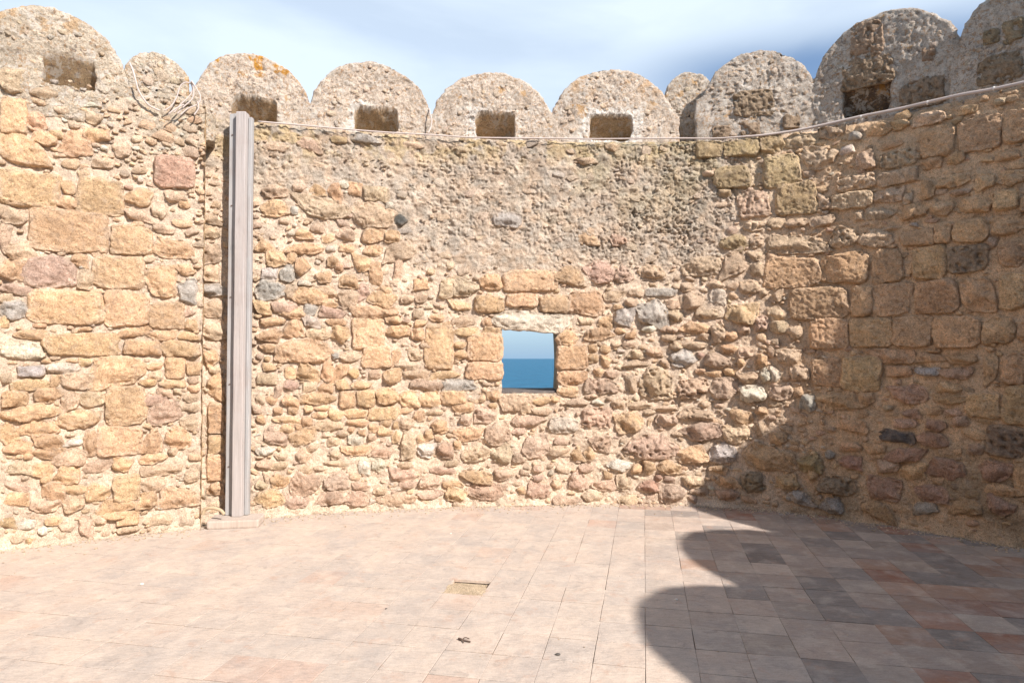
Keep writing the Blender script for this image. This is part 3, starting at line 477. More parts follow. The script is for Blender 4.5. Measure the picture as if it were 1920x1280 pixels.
# ------------------------------------------------------------ merlons
def merlon(curve, s, apex_z, half, valley_z, off, thick, ap, seed, label, group, mat_tint=(0.60, 0.495, 0.395), yaw=0.0, stones=(), base_z=None, parts=True, name='merlon', parent=None, white=0):
    """ap = (a0, a1, z0, z1, depth, drop) rectangular loophole in local coordinates or None"""
    c = curve.pos(s, apex_z, 0)[:3]; tx, ty = curve.T(s); T = np.array([tx, ty, 0.0]); O = np.array([-ty, tx, 0.0])   # O points outwards
    if yaw: cs, sn = math.cos(yaw), math.sin(yaw); T = np.array([T[0] * cs - T[1] * sn, T[0] * sn + T[1] * cs, 0]); O = np.array([O[0] * cs - O[1] * sn, O[0] * sn + O[1] * cs, 0])
    bz = TOPZ - 0.25 if base_z is None else base_z
    org = np.array([curve.pos(s, 0.0)[0], curve.pos(s, 0.0)[1], bz]); bb = curve.pos(s, TOPZ); org[0], org[1] = bb[0], bb[1]; org = org + O * off
    H = apex_z - bz; vh = apex_z - valley_z; rad = (half ** 2 + vh ** 2) / (2 * vh); 
    if rad < half * 1.001: rad = half; vh = half
    nt_ = 220 if parts else 48
    # outline radius from a pole
    pa, pz = (0.0, H * 0.55) if ap is None else ((ap[0] + ap[1]) / 2, (ap[2] + ap[3]) / 2)
    th = np.linspace(0, 2 * np.pi, nt_, endpoint=False); dx, dz = np.cos(th), np.sin(th)
    def inside(x, y):
        yc = H - rad; fl_ = half + 0.075 * np.clip((H - vh - y) / 0.03, 0, 1); ok = (y > 0) & (np.abs(x) < fl_) & ((y < H - vh) | (x ** 2 + (y - yc) ** 2 < rad ** 2)); return ok
    lo, hi = np.zeros(nt_), np.full(nt_, 3.0)
    for _ in range(30):
        mid = (lo + hi) / 2; ok = inside(pa + dx * mid, pz + dz * mid); lo = np.where(ok, mid, lo); hi = np.where(ok, hi, mid)
    Ro = lo
    if ap is not None:
        hw, hh = (ap[1] - ap[0]) / 2, (ap[3] - ap[2]) / 2; Ri = 1.0 / np.maximum((np.abs(dx / hw) ** 7 + np.abs(dz / hh) ** 7), 1e-9) ** (1 / 7) * (1 + 0.16 * fbm(np.stack([dx * 1.6, dz * 1.6, 0 * dx + seed * 3.3], -1), 1.0, 4))
    rows = []
    def ring(R, back, drop=0.0, k=1.0): rows.append((pa + dx * R, pz + dz * R - drop, np.full(nt_, back) if np.isscalar(back) else back, k))
    nf = 38 if parts else 6
    if ap is not None:
        dep, drop = ap[4], ap[5]
        for f in (0.0, 0.5, 0.97): ring(Ri * 0.9 * f, dep, drop)
        for f in np.linspace(1, 0, 9): ring(Ri * (0.90 + 0.10 * (1 - f) ** 0.5), dep * f, drop * f)
        R0 = Ri * 1.0
    else:
        R0 = np.zeros(nt_)
    bev = 0.030
    for f in np.linspace(0.03, 1, nf): ring(R0 + (Ro - bev - R0) * f, 0.0)
    for q in (0.35, 0.7, 1.0): ring(Ro - bev * (1 - math.sin(q * math.pi / 2)), bev * (1 - math.cos(q * math.pi / 2)))
    for f in np.linspace(0.12, 0.9, 10 if parts else 2): ring(Ro, bev + (thick - 2 * bev) * f)
    ring(Ro - bev * 0.3, thick - bev * 0.4); ring(Ro - bev, thick); ring(Ro * 0.5, thick); ring(Ro * 0.0, thick)
    m_rows = len(rows); A = np.stack([r[0] for r in rows]); Zl = np.stack([r[1] for r in rows]); B = np.stack([r[2] for r in rows])
    W = org + A[..., None] * T + B[..., None] * O; W[..., 2] += Zl
    sv = np.array([seed * 1.7, seed * 0.9, seed * 0.37])
    n1 = fbm(W + sv, 3.0, 3); n2 = fbm(W + sv, 14, 4); n3 = ridged(W + sv, 22, 3); n4 = np.clip(-fbm(W + sv, 20, 2, off=3.0) - 0.25, 0, 1)
    n5 = fbm(W + sv, 48, 2); n6 = ridged(W + sv, 9, 3)
    dn = 0.014 * n1 + 0.011 * n2 + 0.008 * (n3 - 0.5) - 0.032 * n4 + 0.007 * n5 + 0.006 * (n6 - 0.6)
    inn = B > 0.06
    if ap is not None: dn = np.where(inn & (np.arange(m_rows)[:, None] < 12), 0, dn)
    # push along the approximate outward direction of each ring
    cen = org + O * thick / 2 + np.array([0, 0, H * 0.5]); dirv = W - cen
    front = B < 0.012; D = np.where(front[..., None], -O, dirv / np.maximum(np.linalg.norm(dirv, axis=-1, keepdims=True), 1e-6))
    W = W + D * dn[..., None]
    lat = 0.02 * fbm(W + sv, 6, 3, off=12.0); W[..., 2] += lat * (Zl > 0.1); W = W + T * (0.02 * fbm(W + sv, 6, 3, off=22.0))[..., None]
    m = len(rows); i, j = np.meshgrid(np.arange(m - 1), np.arange(nt_), indexing='ij'); i, j = i.ravel(), j.ravel(); j2 = (j + 1) % nt_
    Q = np.stack([i * nt_ + j, i * nt_ + j2, (i + 1) * nt_ + j2, (i + 1) * nt_ + j], 1)
    col = np.tile(np.array(mat_tint), (W[..., 0].size, 1)) * (1 + 0.18 * fbm(W.reshape(-1, 3) + sv, 5, 3))[:, None]
    if ap is not None and white:
        dist = np.maximum(np.abs(A - pa) / hw, np.abs(Zl - pz) / hh) + 0.35 * fbm(W + sv, 7, 3); wm = (sstep(1.55, 1.2, dist) * (1 if white == 2 else sstep(0.1, -0.3, (A - pa))))[..., None].reshape(-1, 1) * (B.ravel() < 0.05)[:, None]
        col = col * (1 - wm) + wm * np.array([0.80, 0.74, 0.66])
    if seed in (5, 11, 3):
        lm = (sstep(0.62, 0.85, Zl / H) * sstep(0.12, 0.22, fbm(W + 3.0, 11, 3)) * (1.0 if seed == 5 else 0.4)).reshape(-1, 1); col = col * (1 - lm) + lm * np.array([0.55, 0.27, 0.05])
    if ap is not None: k = (B.ravel() > 0.03) & (np.repeat(np.arange(m) < 12, nt_)); col[k] = (np.array([0.16, 0.11, 0.07]) if seed == 15 else np.array([0.42, 0.30, 0.18]) if seed == 3 else np.array([0.58, 0.42, 0.26])) * (1 + 0.3 * fbm(W.reshape(-1, 3)[k] * np.array([1, 1, 5]), 4, 3))[:, None]  # niche colour darkened to stand in for the shade inside two loopholes
    loc = org
    if parent is None:
        r = root(name, loc, label, 'merlon', group)
    else: r = parent
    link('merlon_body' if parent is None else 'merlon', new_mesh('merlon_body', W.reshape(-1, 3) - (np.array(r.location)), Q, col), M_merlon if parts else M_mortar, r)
    if parts:
        for (a, z, w, h, kd) in stones:      # squared stones showing through the render
            nseg, nr = 40, 10
            class Flat:
                def pos(self, a_, z_, d_=0.0): return org + (np.asarray(a_)[..., None] * T) - (np.asarray(d_) + 0 * np.asarray(a_))[..., None] * O + np.asarray(z_)[..., None] * np.array([0, 0, 1.0])
            V, Q2 = stone_mesh(Flat(), a, z, w, h, 0.03, True, seed * 31 + int(abs(a) * 100), nr, nseg, True)
            link('stone', new_mesh('stone', V - np.array(r.location), Q2, np.tile(tint(kd, seed + int(z * 50)), (len(V), 1))), M_stone, r)
        Vs, Qs, Cs, of = [], [], [], 0; rr = np.random.default_rng(seed)
        class Flat2:
            def pos(self, a_, z_, d_=0.0): return org + (np.asarray(a_)[..., None] * T) - (np.asarray(d_) + 0 * np.asarray(a_))[..., None] * O + np.asarray(z_)[..., None] * np.array([0, 0, 1.0])
        for _ in range(90):
            a = rr.uniform(-half, half); z = rr.uniform(0.2, H); w = rr.uniform(0.015, 0.05) * (1 + (rr.random() < 0.15)); h = w * rr.uniform(0.5, 1.0)
            if not inside(np.array([abs(a) + w + 0.02]), np.array([z + h + 0.02]))[0]: continue
            if ap and abs(a - pa) < hw + w * 0.7 and abs(z - pz) < hh + h * 0.8: continue
            V, Q2 = stone_mesh(Flat2(), a, z, w, h, h * 0.22, False, int(rr.integers(1 << 30)), 4, 11, False, rr.normal() * 0.5)
            kd = 'tttoopgwwtby'[int(rr.integers(12))]; Vs.append(V); Qs.append(Q2 + of); of += len(V); Cs.append(np.tile(0.4 * tint(kd, int(rr.integers(9999))) + 0.6 * np.array(mat_tint), (len(V), 1)))
        o = link('rubble', new_mesh('rubble', np.vstack(Vs) - np.array(r.location), np.vstack(Qs), np.vstack(Cs)), M_stone, r); o['kind'] = 'stuff'
    return r
GRP = 'round topped merlons along the parapet'
def px_merlon(curve, x0, x1, apx, apy, vy, ap, seed, label, off=0.10, thick=0.45, drop=0.34, dep=0.42, extra=0.02, base_z=None, stones_px=(), tintc=(0.60, 0.495, 0.395), yaw=0.0, rng=None, white=0):
    inv = lambda x, y: curve.inv(x, y, rng, -off)
    sa, sb, sm = inv(x0, vy)[0], inv(x1, vy)[0], None; s = (sa + sb) / 2; half = (sb - sa) / 2 + extra; za = inv(apx, apy)[1]; zv = inv((x0 + x1) / 2, vy)[1]
    bz = (TOPZ - 0.25) if base_z is None else base_z
    A = None
    if ap:
        a0 = inv(ap[0], ap[3])[0] - s; a1 = inv(ap[2], ap[3])[0] - s; z0 = inv((ap[0] + ap[2]) / 2, ap[3])[1] - bz; z1 = inv((ap[0] + ap[2]) / 2, ap[1])[1] - bz
        A = (a0, a1, z0, z1, dep, drop)
    st = []
    for (X0, Y0, X1, Y1, kd) in stones_px:
        aa, ab = inv(X0, (Y0 + Y1) / 2)[0] - s, inv(X1, (Y0 + Y1) / 2)[0] - s; zt, zb = inv((X0 + X1) / 2, Y0)[1] - bz, inv((X0 + X1) / 2, Y1)[1] - bz
        st.append(((aa + ab) / 2, (zt + zb) / 2, (ab - aa) * 1.06, (zt - zb) * 1.08, kd))
    return merlon(curve, s, za, half, zv, off, thick, A, seed, label, GRP, tintc, yaw, st, bz, white=white)
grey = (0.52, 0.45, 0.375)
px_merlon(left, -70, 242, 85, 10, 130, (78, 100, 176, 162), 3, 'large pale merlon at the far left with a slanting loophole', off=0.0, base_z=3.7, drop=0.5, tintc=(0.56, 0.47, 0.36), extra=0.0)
px_merlon(main, 362, 582, 468, 99, 183, (434, 180, 520, 232), 5, 'merlon with orange lichen on its crown, right above the timber post')
px_merlon(main, 582, 808, 700, 114, 205, (666, 199, 748, 247), 7, 'merlon with a white plaster patch left of its loophole, second right of the post', white=1)
px_merlon(main, 812, 1036, 922, 133, 216, (890, 210, 968, 262), 9, 'merlon standing directly above and left of the sea window', white=1)
px_merlon(main, 1038, 1262, 1160, 127, 212, (1106, 212, 1187, 264), 11, 'merlon with a white plastered square loophole, right of the window axis', white=2)
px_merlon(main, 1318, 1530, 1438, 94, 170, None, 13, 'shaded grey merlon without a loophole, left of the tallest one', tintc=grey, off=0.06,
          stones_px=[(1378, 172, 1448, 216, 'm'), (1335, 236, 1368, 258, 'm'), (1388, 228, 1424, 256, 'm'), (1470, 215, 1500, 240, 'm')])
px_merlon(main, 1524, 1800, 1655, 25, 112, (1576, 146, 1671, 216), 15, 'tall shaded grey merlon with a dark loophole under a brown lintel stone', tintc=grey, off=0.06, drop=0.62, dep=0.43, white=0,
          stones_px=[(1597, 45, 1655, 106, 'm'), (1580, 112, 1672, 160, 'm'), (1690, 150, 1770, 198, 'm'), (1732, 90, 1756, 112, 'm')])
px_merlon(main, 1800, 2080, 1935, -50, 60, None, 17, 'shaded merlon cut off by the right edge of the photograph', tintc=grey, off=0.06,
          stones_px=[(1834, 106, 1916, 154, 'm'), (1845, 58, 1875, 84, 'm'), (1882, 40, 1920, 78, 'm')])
px_merlon(main, 1246, 1344, 1296, 134, 180, None, 19, 'narrow smooth merlon squeezed between two wide ones, right of centre', off=0.34, tintc=(0.54, 0.46, 0.37), extra=0.0)
px_merlon(left, 236, 350, 292, 96, 165, None, 21, 'narrow pale merlon behind the bundle of white cables', off=0.12, base_z=3.7, tintc=(0.56, 0.47, 0.36), extra=0.03, thick=0.35)
# low link of old render between the narrow merlon and the first one on the ledge
px_merlon(left, 250, 400, 330, 178, 200, None, 23, 'low rendered shoulder of parapet below the white cable bundle', off=0.03, base_z=3.7, tintc=(0.55, 0.46, 0.35), thick=0.4)['group'] = 'parapet shoulder'

# parapet of the side out of view: its merlons throw the scalloped shadow on the floor
def shadow_src(px, py, h):   # where a point of height h must stand to shade this floor point
    v = (CY - py) / F; dy = math.cos(PITCH) - v * math.sin(PITCH); dz = math.sin(PITCH) + v * math.cos(PITCH); t = -EYE / dz
    x, y = t * (px - CX) / F, t * dy; Lh = h / math.tan(SUN_EL); return x + Lh * math.sin(SUN_AZ), y - Lh * math.cos(SUN_AZ)
bs = []
for (px, py) in ((1210, 1132), (1284, 1014)):
    x, y = shadow_src(px, py, 4.85); d = (back.X - x) ** 2 + (back.Y - y) ** 2; k = int(np.argmin(d)); bs.append(back.S[k]); print('caster', x, y, math.sqrt(d[k]))
step = abs(bs[0] - bs[1]); s = min(bs); lst = [s]
while s - step > 0.4: s -= step; lst.append(s)
s = max(bs)
while s < back.L - 1.0: lst.append(s); s += step
for k, s in enumerate(sorted(lst)):
    merlon(back, s, 4.85, step * 0.5, 4.42, 0.12 if back.pos(s, 0.0)[1] > 1.7 else -0.02, 0.45, None, 40 + k, '', None, parts=False, parent=R_back)

# ------------------------------------------------------------ floor of terracotta tiles
def tile_mat(name, src):
    m, t, b = new_mat(name); P = nd(t, 'ShaderNodeNewGeometry').outputs['Position']
    c = nd(t, 'ShaderNodeObjectInfo').outputs['Color'] if src == 'obj' else nd(t, 'ShaderNodeVertexColor', layer_name='tint').outputs[0]
    st = ramp(t, noise(t, P, 2.3, 7, 0.66, 0.4), [(0.42, 0.0), (0.62, 1.0)])
    c = mixc(t, mathn(t, 'MULTIPLY', st, 0.5), c, (0.37, 0.33, 0.30))
    pl = ramp(t, noise(t, P, 5.5, 6, 0.6, 0.2), [(0.48, 0.0), (0.66, 1.0)]); c = mixc(t, mathn(t, 'MULTIPLY', pl, 0.4), c, (0.64, 0.535, 0.44))
    mp_ = nd(t, 'ShaderNodeMapping'); mp_.inputs['Scale'].default_value = (1, 4, 1); mp_.inputs['Rotation'].default_value = (0, 0, -0.2); t.links.new(P, mp_.inputs[0])
    c = mixc(t, 1.0, c, ramp(t, noise(t, mp_.outputs[0], 16, 6, 0.7), [(0.3, 0.84), (0.7, 1.12)]), 'MULTIPLY')
    c = mixc(t, 1.0, c, ramp(t, noise(t, P, 110, 4, 0.7), [(0.3, 0.88), (0.7, 1.1)]), 'MULTIPLY')
    dk = ramp(t, noise(t, P, 9, 8, 0.78, 0.5), [(0.54, 0.0), (0.66, 1.0)]); c = mixc(t, mathn(t, 'MULTIPLY', dk, 0.42), c, (0.23, 0.20, 0.18)); wr = ramp(t, noise(t, P, 6, 8, 0.75, 0.3), [(0.56, 0.0), (0.64, 1.0)]); c = mixc(t, mathn(t, 'MULTIPLY', wr, 0.35), c, (0.44, 0.27, 0.19))
    t.links.new(c, b.inputs['Base Color']); b.inputs['Roughness'].default_value = 0.8
    b1 = bump(t, b, noise(t, P, 12, 5, 0.6), 0.012, 0.6); bump(t, b, noise(t, P, 120, 4, 0.7), 0.002, 0.9, b1); return m
M_tile = tile_mat('terracotta_tile', 'obj'); M_tile_far = tile_mat('terracotta_tile_far', 'att')
poly = np.vstack([catmull(PTS[:14], 8), catmull(PTS[12:29], 8), catmull(PTS[27:], 8)])
ang = np.arctan2(poly[:, 1] - 1.5, poly[:, 0] - 0.3); order = np.argsort(ang); poly = poly[order]
floor_V = [(0.3, 1.5, -0.008)] + [(0.3 + (x - 0.3) * 1.03, 1.5 + (y - 1.5) * 1.03, -0.008) for x, y in poly]; n_ = len(poly)
m_grout, t_, b_ = new_mat('grout'); Pg = nd(t_, 'ShaderNodeNewGeometry').outputs['Position']
t_.links.new(mixc(t_, noise(t_, Pg, 6, 6, 0.7), (0.42, 0.35, 0.28), (0.62, 0.53, 0.44)), b_.inputs['Base Color']); bump(t_, b_, noise(t_, Pg, 60, 4, 0.7), 0.004)
fl = link('floor', new_mesh('floor', np.array(floor_V), np.array([[0, 1 + k, 1 + (k + 1) % n_] for k in range(n_)]), smooth=False), m_grout); fl['kind'] = 'structure'
TH = math.radians(11.36); UX = np.array([math.cos(TH), -math.sin(TH)]); VX = np.array([math.sin(TH), math.cos(TH)]); TW, TR = 0.271, 0.281; V0 = 4.353 - 15 * TR
def inpoly(x, y, shrink=0.0):
    dx, dy = x - 0.3, y - 1.5; a = math.atan2(dy, dx); r = math.hypot(dx, dy); aa = np.arctan2(poly[:, 1] - 1.5, poly[:, 0] - 0.3); rr = np.hypot(poly[:, 0] - 0.3, poly[:, 1] - 1.5)
    return r < np.interp(a, aa, rr, period=2 * math.pi) - shrink
def tile_verts(r, g=0.0014):
    w, h, bv = TW / 2 - 0.0008, TR / 2 - 0.0022, 0.0022; j = lambda: r.normal() * 0.0012
    cr = [(-w + j(), -h + j()), (w + j(), -h + j()), (w + j(), h + j()), (-w + j(), h + j())]; V = []
    for z, k in ((-0.02, 0), (-0.0009, 0), (0.0, bv)):
        for (x, y) in cr: V.append((x - math.copysign(k, x), y - math.copysign(k, y), z))
    return V
TQ = [(8, 9, 10, 11)] + [(b + i, b + (i + 1) % 4, b + 4 + (i + 1) % 4, b + 4 + i) for b in (0, 4) for i in range(4)]
rt_ = np.random.default_rng(5); tmesh = []
for k in range(10): tmesh.append(new_mesh('tile', np.array(tile_verts(rt_)), np.array(TQ), smooth=False)); tmesh[-1].materials.append(M_tile)
tiles = []
hole_uv = None
def floor_xy(px, py):
    v = (CY - py) / F; dy = math.cos(PITCH) - v * math.sin(PITCH); dz = math.sin(PITCH) + v * math.cos(PITCH); t = -EYE / dz; return t * (px - CX) / F, t * dy
hx, hy = floor_xy(871, 1100)
for iu in range(-26, 27):
    for iv in range(-24, 32):
        u, v = (iu + 0.5) * TW, V0 + (iv + 0.5) * TR; x, y = u * UX + v * VX
        if not inpoly(x, y, -0.10): continue
        hu, hv = hx * UX[0] + hy * UX[1], hx * VX[0] + hy * VX[1]
        if abs(hu - u) < TW / 2 and abs(hv - v) < TR / 2: hole_uv = (x, y); continue
        if y > 0.8: px, py = project(np.array([x, y, 0.0])); vis = bool(-30 < px < 1950 and py < 1300); ar = 1 / (y * y)
        else: vis, ar, px, py = False, 0, 0, 0
        tiles.append((vis, ar, x, y, px, py))
tiles.sort(key=lambda q: (not q[0], -q[1])); FV, FQ, FC, of = [], [], [], 0
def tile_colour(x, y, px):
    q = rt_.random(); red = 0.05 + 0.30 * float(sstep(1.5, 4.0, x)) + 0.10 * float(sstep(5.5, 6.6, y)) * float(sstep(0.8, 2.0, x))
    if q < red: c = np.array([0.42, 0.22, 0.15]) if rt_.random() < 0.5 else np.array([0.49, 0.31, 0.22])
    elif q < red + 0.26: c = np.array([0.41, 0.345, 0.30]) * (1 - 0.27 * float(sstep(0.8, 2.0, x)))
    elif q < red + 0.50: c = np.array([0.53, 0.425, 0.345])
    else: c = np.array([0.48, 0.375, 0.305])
    c = c * (1 + rt_.normal() * 0.04); k_ = 0.62 * float(sstep(2.0, 0.6, x)) * 1.0; c = (c * (1 - k_) + k_ * np.array([0.585, 0.49, 0.405])) * 0.94  # tiles on the sunlit side paled and evened out in their colour
    c = c * (1 + rt_.normal() * 0.10 * float(sstep(0.8, 2.0, x))); dkn = float(sstep(0.8, 3.2, x)); return c * (1 - 0.20 * dkn)  # shade on the right deepened in the tile colour itself
for k, (vis, ar, x, y, px, py) in enumerate(tiles):
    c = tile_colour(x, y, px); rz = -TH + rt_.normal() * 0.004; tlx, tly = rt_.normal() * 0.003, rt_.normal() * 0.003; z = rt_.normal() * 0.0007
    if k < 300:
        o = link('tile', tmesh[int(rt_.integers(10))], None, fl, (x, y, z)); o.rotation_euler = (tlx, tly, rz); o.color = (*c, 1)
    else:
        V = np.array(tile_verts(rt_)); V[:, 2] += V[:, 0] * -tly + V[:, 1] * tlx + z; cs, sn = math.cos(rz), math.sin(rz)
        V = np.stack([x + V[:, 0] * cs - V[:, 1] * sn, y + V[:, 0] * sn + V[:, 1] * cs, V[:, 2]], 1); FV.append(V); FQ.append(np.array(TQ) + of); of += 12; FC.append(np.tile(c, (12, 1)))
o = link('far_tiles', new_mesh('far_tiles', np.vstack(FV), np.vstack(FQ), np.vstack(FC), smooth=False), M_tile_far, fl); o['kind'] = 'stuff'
# bed of sandy mortar in the place of the missing tile, deepest at its far edge (the floor sheet is lower there)
g = np.linspace(-0.5, 0.5, 17); a, b = np.meshgrid(g, g, indexing='ij'); zb = 0.0015 - 0.0 * a - 0.028 * sstep(0.0, 0.42, b + 0.1 * a); xx = hole_uv[0] + a * (TW + .02) * UX[0] + b * (TR + .02) * VX[0]; yy = hole_uv[1] + a * (TW + .02) * UX[1] + b * (TR + .02) * VX[1]
Pm = np.stack([xx, yy, zb], -1); Pm[..., 2] += 0.004 * fbm(Pm, 25, 3) - 0.001
fl_cut = None
m_bed = masonry_mat('tile_bed', 0.3)
link('tile_bed', new_mesh('tile_bed', Pm.reshape(-1, 3), grid_quads(17, 17), np.tile(np.array([[0.60, 0.47, 0.32]]), (289, 1))), m_bed, fl)
fl.data.vertices.foreach_get  # floor sheet lies lower than the bed
for v in fl.data.vertices: v.co.z = -0.034
# grout bed between the tiles, broken out under the missing one
GV, GQ, of = [], [], 0
cu, cv = hole_uv[0] * UX[0] + hole_uv[1] * UX[1], hole_uv[0] * VX[0] + hole_uv[1] * VX[1]
for (u0, u1, v0, v1) in ((-9, cu - TW / 2, -9, 10), (cu + TW / 2, 9, -9, 10), (cu - TW / 2, cu + TW / 2, -9, cv - TR / 2), (cu - TW / 2, cu + TW / 2, cv + TR / 2, 10)):
    for (u, v) in ((u0, v0), (u1, v0), (u1, v1), (u0, v1)):
        q = u * UX + v * VX; GV.append((q[0], q[1], -0.0014))
    GQ.append((of, of + 1, of + 2, of + 3)); of += 4
import bmesh
bm = bmesh.new()
for f in GQ: bm.faces.new([bm.verts.new(GV[i]) for i in f])
# clip the grout to the inside of the tower
for k in range(n_):
    x0, y0 = poly[k]; x1, y1 = poly[(k + 1) % n_]; nx, ny = (y1 - y0), -(x1 - x0); l = math.hypot(nx, ny)
    if l < 1e-6: continue
    nx, ny = nx / l, ny / l
    bmesh.ops.bisect_plane(bm, geom=bm.verts[:] + bm.edges[:] + bm.faces[:], plane_co=(x0 + nx * 0.3, y0 + ny * 0.3, 0), plane_no=(nx, ny, 0), clear_outer=True)
me = bpy.data.meshes.new('grout'); bm.to_mesh(me); bm.free(); link('grout', me, m_grout, fl)

# ------------------------------------------------------------ sea
m_sea, t_, b_ = new_mat('sea_water'); Ps = nd(t_, 'ShaderNodeNewGeometry').outputs['Position']
t_.links.new(mixc(t_, ramp(t_, noise(t_, Ps, 0.05, 8, 0.75), [(0.35, 0.0), (0.65, 1.0)]), (0.009, 0.085, 0.165), (0.022, 0.145, 0.245)), b_.inputs['Base Color'])
b_.inputs['Roughness'].default_value = 0.5; b_.inputs['Specular IOR Level'].default_value = 0.08
bump(t_, b_, noise(t_, Ps, 0.18, 6, 0.7), 2.0, 1.0)
RS = [0, 60, 200, 800, 3000, 12000, 40000, 90000]; V = [(0, 0, -28)]; Q = []
for r in RS[1:]:
    for k in range(72): a = 2 * math.pi * k / 72; V.append((r * math.cos(a), r * math.sin(a), -28))
Q3 = [(0, 1 + k, 1 + (k + 1) % 72) for k in range(72)]
me = bpy.data.meshes.new('sea'); Q4 = [(1 + r * 72 + k, 1 + (r + 1) * 72 + k, 1 + (r + 1) * 72 + (k + 1) % 72, 1 + r * 72 + (k + 1) % 72) for r in range(len(RS) - 2) for k in range(72)]
me.from_pydata(V, [], Q3 + Q4); sea = link('sea', me, m_sea); sea['kind'] = 'structure'

# ------------------------------------------------------------ timber post
def wood_mat(name, c0, c1, dirt):
    m, t, b = new_mat(name); tcn = nd(t, 'ShaderNodeTexCoord'); mp_ = nd(t, 'ShaderNodeMapping'); mp_.inputs['Scale'].default_value = (22, 22, 0.9); t.links.new(tcn.outputs['Object'], mp_.inputs[0])
    g = noise(t, mp_.outputs[0], 2.2, 8, 0.7, 0.8); c = mixc(t, ramp(t, g, [(0.3, 0.0), (0.7, 1.0)]), c0, c1)
    s = ramp(t, noise(t, tcn.outputs['Object'], 1.6, 6, 0.65), [(0.5, 0.0), (0.75, 1.0)]); c = mixc(t, mathn(t, 'MULTIPLY', s, 0.55), c, dirt)
    cr = ramp(t, g, [(0.30, 0.55), (0.38, 1.0)]); c = mixc(t, 1.0, c, cr, 'MULTIPLY')
    t.links.new(c, b.inputs['Base Color']); b.inputs['Roughness'].default_value = 0.8; bump(t, b, g, 0.006, 0.8); return m
W_mid = wood_mat('painted_wood', (0.36, 0.325, 0.305), (0.48, 0.44, 0.42), (0.33, 0.255, 0.225))
W_side = wood_mat('grey_wood', (0.28, 0.275, 0.27), (0.46, 0.45, 0.44), (0.27, 0.18, 0.14))
W_dark = wood_mat('dark_wood', (0.12, 0.085, 0.075), (0.20, 0.15, 0.13), (0.1, 0.07, 0.06))
W_block = wood_mat('block_wood', (0.40, 0.33, 0.28), (0.55, 0.47, 0.40), (0.33, 0.25, 0.2))
def box_obj(name, x0, x1, y0, y1, z0, z1, mat, parent, bev=0.006, wob=0.002, nz=24, seed=0, topcut=0.0):
    """a sawn timber: rounded rectangle in plan swept in nz steps with small irregularities"""
    pr = []
    for (cx, cy, a0) in ((x1 - bev, y1 - bev, 0), (x0 + bev, y1 - bev, 90), (x0 + bev, y0 + bev, 180), (x1 - bev, y0 + bev, 270)):
        for k in range(3): a = math.radians(a0 + 45 * k); pr.append((cx + bev * math.cos(a), cy + bev * math.sin(a)))
    pr = np.array(pr); m = len(pr); zs = np.r_[z0, np.linspace(z0 + bev, z1 - bev, nz), z1]; V = []
    for i, z in enumerate(zs):
        sh = (1 - bev / (x1 - x0) if i in (0, len(zs) - 1) else 1); c = pr.mean(0); q = c + (pr - c) * sh
        p = np.column_stack([q, np.full(m, z)]); w = fbm(p + seed, 2.5, 3)[:, None] * wob; V.append(p + np.column_stack([w, w * 0.7, np.zeros(m)]))
    V[-1][:, 2] += (V[-1][:, 0] - x0) * topcut; V[-2][:, 2] += (V[-2][:, 0] - x0) * topcut
    V = np.vstack(V); bm = bmesh.new(); vs = [bm.verts.new(v) for v in V]
    for i in range(len(zs) - 1):
        for j in range(m): bm.faces.new((vs[i * m + j], vs[i * m + (j + 1) % m], vs[(i + 1) * m + (j + 1) % m], vs[(i + 1) * m + j]))
    bm.faces.new([vs[j] for j in range(m)][::-1]); bm.faces.new([vs[(len(zs) - 1) * m + j] for j in range(m)])
    me = bpy.data.meshes.new(name); bm.to_mesh(me); bm.free()
    return link(name, me, mat, parent)
PD = 6.43; pxm = lambda x, d=PD: (x - CX) / F * d
post = root('timber_post', (pxm(449), PD, 0.0), 'tall weathered pinkish grey timber post of three planks leaning on the wall', 'post')
top = EYE + PD * (HORIZ - 211) / F
lx = lambda x, d=PD: pxm(x, d) - post.location[0]
box_obj('plank', lx(427), lx(440), -0.02, 0.10, 0.078, top, W_side, post, seed=1, topcut=0.1)
box_obj('plank', lx(443.5), lx(461.5), -0.075, 0.03, 0.078, top + 0.005, W_mid, post, seed=2)
box_obj('plank', lx(462.0), lx(468.5), -0.012, 0.05, 0.078, top - 0.03, W_side, post, seed=3)
o = box_obj('core_board', lx(438), lx(466), 0.035, 0.09, 0.078, top - 0.01, W_dark, post, seed=4); o['label'] = 'dark board in the groove behind the planks'
for z in (0.55, 1.35, 2.2, 3.1, 3.8):     # bolt heads holding the planks together
    bm = bmesh.new(); bmesh.ops.create_cone(bm, cap_ends=True, segments=6, radius1=0.008, radius2=0.007, depth=0.008)
    bmesh.ops.rotate(bm, verts=bm.verts, matrix=__import__('mathutils').Matrix.Rotation(math.pi / 2, 3, 'X')); bmesh.ops.translate(bm, verts=bm.verts, vec=(lx(433), -0.024, z))
    me = bpy.data.meshes.new('bolt'); bm.to_mesh(me); bm.free(); link('bolt', me, W_dark, post)
# the wooden block the post stands on
blk = box_obj('base_block', -0.215, 0.255, -0.15, 0.13, 0.0, 0.075, W_block, None, bev=0.014, wob=0.006, nz=4, seed=9)
blk.location = (pxm(449), PD - 0.07, 0.002); blk.rotation_euler = (0, 0, math.radians(9)); tag(blk, 'rough low wooden block under the foot of the timber post', 'wooden block')

